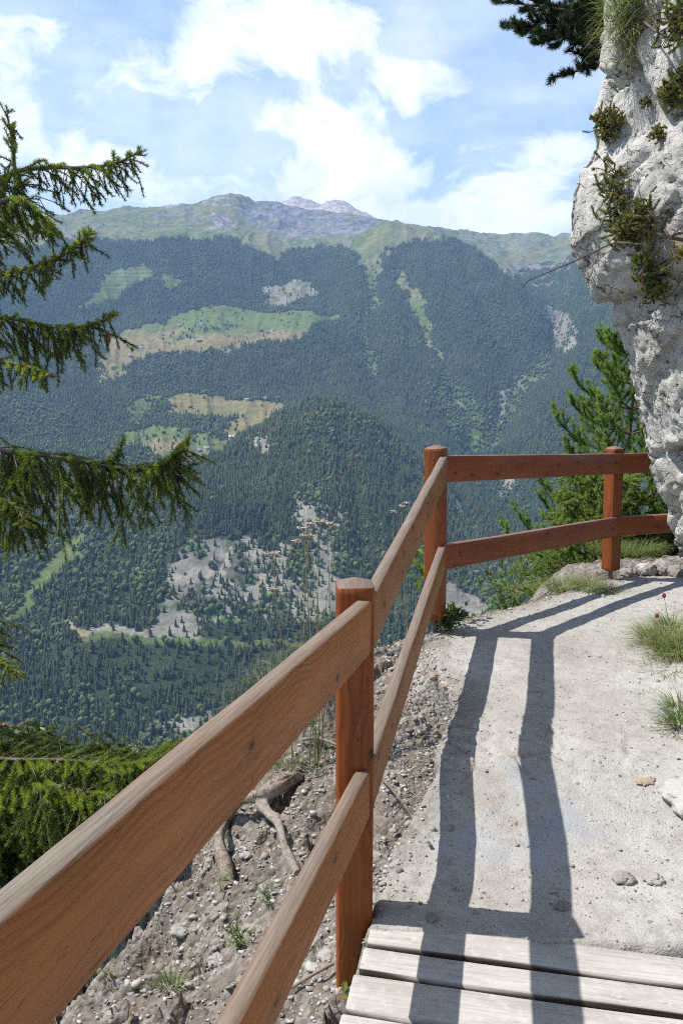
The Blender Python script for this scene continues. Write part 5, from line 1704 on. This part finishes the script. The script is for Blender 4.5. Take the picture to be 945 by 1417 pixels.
umbel_plant((566, 850), [(556, 704, .022), (562, 700, .02), (545, 712, .018)], 0, 5.0, "small dried umbel flowers peeping over the rail before the corner post")
# burnet flowers in the right hand grass
b = H_(935, 905)
for (u, v, top) in [(918, 824, "upper"), (908, 852, "lower")]:
    e = empty("burnet_flower", tuple(b), "%s dark red burnet flower nodding over the path from the right hand grass" % top, "flower")
    mb = MB()
    t_ = P(u, v, b[1] - .05) - b
    c = curve([np.zeros(3), t_ * .6 + np.array([-.01, 0, .03]), t_], 12)
    mb.tube(c, .0014, 4)
    mb.build("stem", M_ustem, e)
    hb = MB()
    hb.add(ICO3[0] * np.array([.010, .010, .013]) * (1 + .12 * vnoise(ICO3[0] * 5, 2)[:, None]) + t_, ICO3[1])
    M_b = bpy.data.materials.get("burnet_red") or NT("burnet_red").m
    if not M_b.node_tree.nodes.get("done"):
        q_ = NT("burnet_red"); q_.done(q_.principled((.20, .045, .05), .8)); M_b = q_.m
    hb.build("flower_head", M_b, e)

# ------------------------------------------------------------------ what grows on the cliff
def sprigs(px, label, name="juniper_shrub", cat="shrub", mat=M_juniper, out=.16, nl=.013, per=2400, size=.10, n=16, branches=(), tint=.4, down=0.0, twig=M_pbark):
    anchor = on_cliff(*px[0][:2])
    e = empty(name, tuple(anchor), label, cat)
    mb, f = MB(), Foliage()
    for (u, v, r) in px:
        c = on_cliff(u, v)
        Y = c[1] - out * rv.uniform(.5, 1.1)
        q = P(u, v, Y) - anchor
        for _ in range(int(n * 1.8)):
            d = rv.normal(0, 1, 3) + np.array([0, -.3, .2 - down])
            tw = swing(q + rv.normal(0, r * .40, 3), d, r * rv.uniform(.35, .85), -.2 + down, 6, .6)
            mb.tube(curve([c + (0.02, 0.02, 0) - anchor, (c - anchor) * .4 + tw[0] * .6 + (0, 0, .008), tw[0], tw[2]], 7), .0026, 4)
            mb.tube(tw[::2], .0022, 4)
            f.along(tw, per, nl, .0040, .7, [tint - .1, tint, min(1, tint + .25)] if rv.uniform() > .15 else [.8, .85, 1], .1)
    for pts, r in branches:
        pp = []
        for (u, v, o_) in pts:
            c = on_cliff(u, v) if o_ < 9 else np.array([0, 4.75, 0])
            Y = c[1] - o_ if o_ < 9 else o_ - 5.0
            pp.append(P(u, v, Y) - anchor)
        cc = curve(pp, 20)
        mb.tube(cc, r * (1 - .65 * np.linspace(0, 1, 20)), 6)
    mb.build("branches", twig, e)
    f.build("foliage", mat, e)
    return e
sprigs([(842, 248, .10), (848, 268, .10), (846, 298, .10), (862, 318, .11), (880, 306, .11), (888, 290, .08), (874, 330, .10), (858, 326, .09), (892, 318, .08)],
       "straggly brown green juniper shrub with bare branches on the cliff face", size=.1, n=13,
       branches=[([(944, 332, .02), (915, 326, .14), (885, 314, .18), (860, 300, .2), (850, 272, .18)], .010), ([(944, 322, .03), (905, 330, .15), (870, 322, .18)], .008),
                 ([(930, 300, .03), (905, 300, .15), (890, 284, .15)], .006), ([(915, 326, .14), (890, 338, .2), (850, 336, .25), (815, 352, 9.6), (770, 372, 9.55), (735, 386, 9.5), (722, 398, 9.5)], .0065),
                 ([(890, 338, .2), (850, 344, .25), (822, 364, 9.7), (801, 386, 9.7)], .003), ([(944, 312, .02), (925, 330, .12), (905, 352, .14), (880, 372, .12)], .004), ([(944, 352, .02), (920, 366, .1), (905, 384, .1)], .004)])
sprigs([(892, 372, .09), (898, 388, .09), (906, 398, .08), (884, 362, .07), (903, 408, .06)], "lower clump of brown green juniper hanging on the cliff below the straggly shrub", n=13,
       branches=[([(944, 385, .02), (925, 410, .08), (900, 416, .1), (870, 428, .1)], .004)])
sprigs([(938, 350, .07)], "small orange tinged plant at the right picture edge of the cliff", name="cliff_plant", cat="plant", n=8, tint=.7)
sprigs([(826, 166, .06), (832, 176, .06), (846, 172, .06), (852, 164, .05), (838, 188, .05), (842, 160, .05)], "mossy cushion plant on the cliff's projecting ledge above the path", name="cliff_plant", cat="plant", out=.05, n=15, nl=.010, tint=.42)
sprigs([(908, 180, .035), (910, 190, .035), (906, 186, .03)], "little green cushion plant in the middle of the smooth cliff face", name="cliff_plant", cat="plant", out=.03, n=12, nl=.009, tint=.45)
sprigs([(936, 124, .09), (926, 134, .07), (942, 112, .08), (940, 138, .06)], "brown green shrub on the cliff ledge at the right picture edge, high up", out=.08, n=14, tint=.5)
sprigs([(938, 28, .10), (930, 38, .08), (943, 44, .08)], "green shrub at the top right corner of the picture", out=.10, n=14, tint=.35, branches=[([(890, 30, .1), (915, 48, .2), (945, 56, .05)], .006), ([(893, 0, .2), (905, 30, .22), (925, 55, .2)], .005)])
sprigs([(893, 144, .03), (891, 142, .03)], "tiny green tuft in the dark crack of the cliff", name="cliff_plant", cat="plant", out=.03, n=9, nl=.009, tint=.5)
f = Foliage()
for (u, v, n, L, ti) in [(846, 12, 170, .17, .5), (862, 6, 190, .18, .55), (878, 14, 150, .16, .6), (856, 32, 190, .16, .75), (872, 40, 180, .16, .8), (846, 40, 120, .13, .7), (862, 58, 150, .14, .9), (870, 76, 110, .13, 1.0), (858, 80, 60, .10, 1.0)]:
    c = on_cliff(u, v) + np.array([-.02, -.05, 0])
    for _ in range(n):
        p = c + rv.normal(0, .05, 3)
        f.blade(p, (rv.normal(-.4, .5), rv.normal(-.6, .4), rv.uniform(-.7, .5) - (.5 if ti > .7 else 0)), L * .8 * rv.uniform(.4, 1.1), .004, rv.uniform(.3, .9), np.clip(ti + rv.normal(0, .12), 0, 1))
tag(f.build("hanging_grass", M_grass), "hanging tuft of green and withered grass at the cliff's top left corner", "grass")

# ------------------------------------------------------------------ hamlets and lone trees across the valley
def plain_mat(name, c, sc=1.2):
    m = NT(name)
    n = m.noise(m.coord('Object'), sc, 4, .6)
    return m.done(m.principled(m.mix(m.map(n, .3, .7), c, tuple(x * .75 for x in c)), .85, .2))
HW = {'white': plain_mat("white_render", (.66, .63, .58)), 'wood': plain_mat("dark_timber", (.14, .085, .05)), 'stone': plain_mat("stone_wall", (.36, .33, .29)), 'pink': plain_mat("pink_render", (.58, .44, .38))}
HR = {'grey': plain_mat("grey_roof", (.30, .29, .29)), 'brown': plain_mat("brown_roof", (.16, .10, .07)), 'red': plain_mat("red_roof", (.36, .12, .08)), 'pale': plain_mat("pale_roof", (.55, .53, .52))}
M_glass = plain_mat("window_glass", (.05, .06, .07))
def house(u, v, L, W, Hh, rot, wall, roof, label, group=None):
    x, y, z, r = land(u, v)
    e = empty("house", (x, y, z - .6), label, "house", group)
    e.rotation_euler = (0, 0, rot)
    mb = MB()
    hl, hw = L / 2, W / 2; rh = W * .33
    v_ = [(-hl, -hw, -2), (hl, -hw, -2), (hl, hw, -2), (-hl, hw, -2), (-hl, -hw, Hh), (hl, -hw, Hh), (hl, hw, Hh), (-hl, hw, Hh)]
    mb.add(v_, [(0, 1, 5, 4), (1, 2, 6, 5), (2, 3, 7, 6), (3, 0, 4, 7)])
    mb.add([(-hl, -hw, Hh), (-hl, hw, Hh), (-hl, 0, Hh + rh)], [(0, 2, 1)]); mb.add([(hl, -hw, Hh), (hl, hw, Hh), (hl, 0, Hh + rh)], [(0, 1, 2)])
    mb.build("wall", HW[wall], e)
    rb = MB(); o_ = .8; th = .35
    for sg in (-1, 1):
        a = [(-hl - o_, sg * (hw + o_), Hh - o_ * rh / hw), (hl + o_, sg * (hw + o_), Hh - o_ * rh / hw), (hl + o_, 0, Hh + rh + .02), (-hl - o_, 0, Hh + rh + .02)]
        t = [(p[0], p[1], p[2] + th) for p in a]
        rb.add(a + t, [(0, 1, 2, 3), (4, 5, 6, 7), (0, 1, 5, 4), (1, 2, 6, 5), (2, 3, 7, 6), (3, 0, 4, 7)])
    rb.build("roof", HR[roof], e)
    for k in (-.28, .28):
        wb = MB()
        wb.add([(k * L - .6, -hw - .03, Hh * .35), (k * L + .6, -hw - .03, Hh * .35), (k * L + .6, -hw - .03, Hh * .75), (k * L - .6, -hw - .03, Hh * .75)], [(0, 1, 2, 3)])
        wb.build("window", M_glass, e)
HOUSES = [(342, 555, 13, 9, 5, .2, 'white', 'grey', "pale house at the left end of the row above the tan meadow"), (354, 552, 11, 8, 4, -.2, 'stone', 'brown', "brown roofed house, second of the row above the tan meadow"),
          (369, 553, 14, 9, 5, .1, 'white', 'grey', "long white house, third of the row above the tan meadow"), (383, 552, 12, 9, 5, .3, 'stone', 'grey', "stone house at the right end of the row above the tan meadow"),
          (322, 607, 16, 10, 5, .15, 'white', 'pale', "largest white farmhouse at the foot of the tan meadow"), (287, 623, 13, 9, 6, -.1, 'white', 'grey', "white house on the green meadow left of the spur"),
          (276, 625, 8, 7, 4, .4, 'stone', 'grey', "small grey hut just left of the white house on the green meadow"), (264, 564, 10, 7, 3.5, .1, 'wood', 'brown', "lone dark timber barn in the middle of the tan meadow"),
          (300, 592, 9, 7, 4, .3, 'stone', 'brown', "small brown roofed house among the trees between the two lower meadows"),
          (362, 459, 12, 9, 5, .1, 'wood', 'brown', "dark timber chalet at the left of the hamlet on the upper terrace"), (370, 462, 11, 8, 5, -.2, 'stone', 'brown', "brown roofed chalet in the middle of the hamlet on the upper terrace"),
          (378, 458, 10, 8, 4, .3, 'white', 'grey', "white chalet at the right of the hamlet on the upper terrace"), (276, 473, 14, 9, 5, .2, 'wood', 'grey', "lone dark chalet at the lower edge of the upper terrace"),
          (249, 452, 12, 8, 5, 0, 'stone', 'grey', "grey chalet on the green upper terrace, leftmost there"), (280, 450, 12, 8, 5, .2, 'white', 'grey', "pale chalet on the green upper terrace near its middle"),
          (197, 483, 12, 9, 5, .2, 'white', 'grey', "pale house at the lower left end of the upper terrace"), (181, 494, 11, 9, 5, .4, 'stone', 'grey', "grey house at the wood's edge left of the upper terrace"),
          (3, 1012, 13, 10, 5, .1, 'pink', 'red', "pink house with a red roof on the valley floor behind the spruce"), (52, 1016, 15, 8, 4, .5, 'white', 'pale', "long white farm building on the valley floor behind the spruce")]
for hh in HOUSES: house(*hh)

lt = np.random.default_rng(8)
def lone_tree(u, v, h, con, label, group):
    x, y, z, r = land(u, v)
    e = empty("conifer" if con else "broadleaf_tree", (x, y, z - .3), label, "tree", group)
    tv_, tf_ = (conifer_template(5, 8, int(lt.integers(99))) if con else blob_template(2, int(lt.integers(99))))
    me = np_mesh("crown", tv_ * h * (np.array([1.1, 1.1, 1]) if con else np.array([1.1, 1.1, 1.0])), tf_)
    attr_float(me, "tint", np.full(len(tv_), lt.uniform(.1, .35) if con else lt.uniform(.55, .8)))
    obj("crown", me, M_forest, e)
    mb = MB(); mb.tube([(0, 0, -1), (0, 0, h * .4)], h * .025, 6); mb.build("trunk", M_bark, e)
for (u, v) in [(411, 450), (365, 466), (342, 470), (331, 473), (388, 462), (395, 459)]:
    lone_tree(u, v, lt.uniform(11, 16), True, "small dark conifer standing alone on the tan upper terrace meadow", "lone conifers on the upper terrace")
for (u, v) in [(270, 452), (288, 446), (262, 457), (303, 442), (315, 447), (240, 462), (226, 470), (236, 466)]:
    lone_tree(u, v, lt.uniform(7, 10), False, "small round bush standing on the green part of the upper terrace meadow", "bushes on the upper terrace")
for (u, v) in [(300, 598), (308, 594), (318, 590), (327, 585), (336, 578), (326, 596), (291, 604), (306, 604)]:
    lone_tree(u, v, lt.uniform(8, 12), False, "round green tree in the hedge between the two lower meadows", "hedge trees between the lower meadows")
for (u, v) in [(300, 604), (262, 601), (368, 575)]:
    lone_tree(u, v, lt.uniform(12, 15), True, "dark pointed conifer standing alone at the edge of the lower meadows", "lone conifers at the lower meadows")
for (u, v) in [(216, 604), (240, 615), (252, 628), (226, 600), (270, 612), (282, 632), (236, 630)]:
    lone_tree(u, v, lt.uniform(6, 9), False, "small rounded tree scattered on the green meadow left of the spur", "trees on the green meadow")
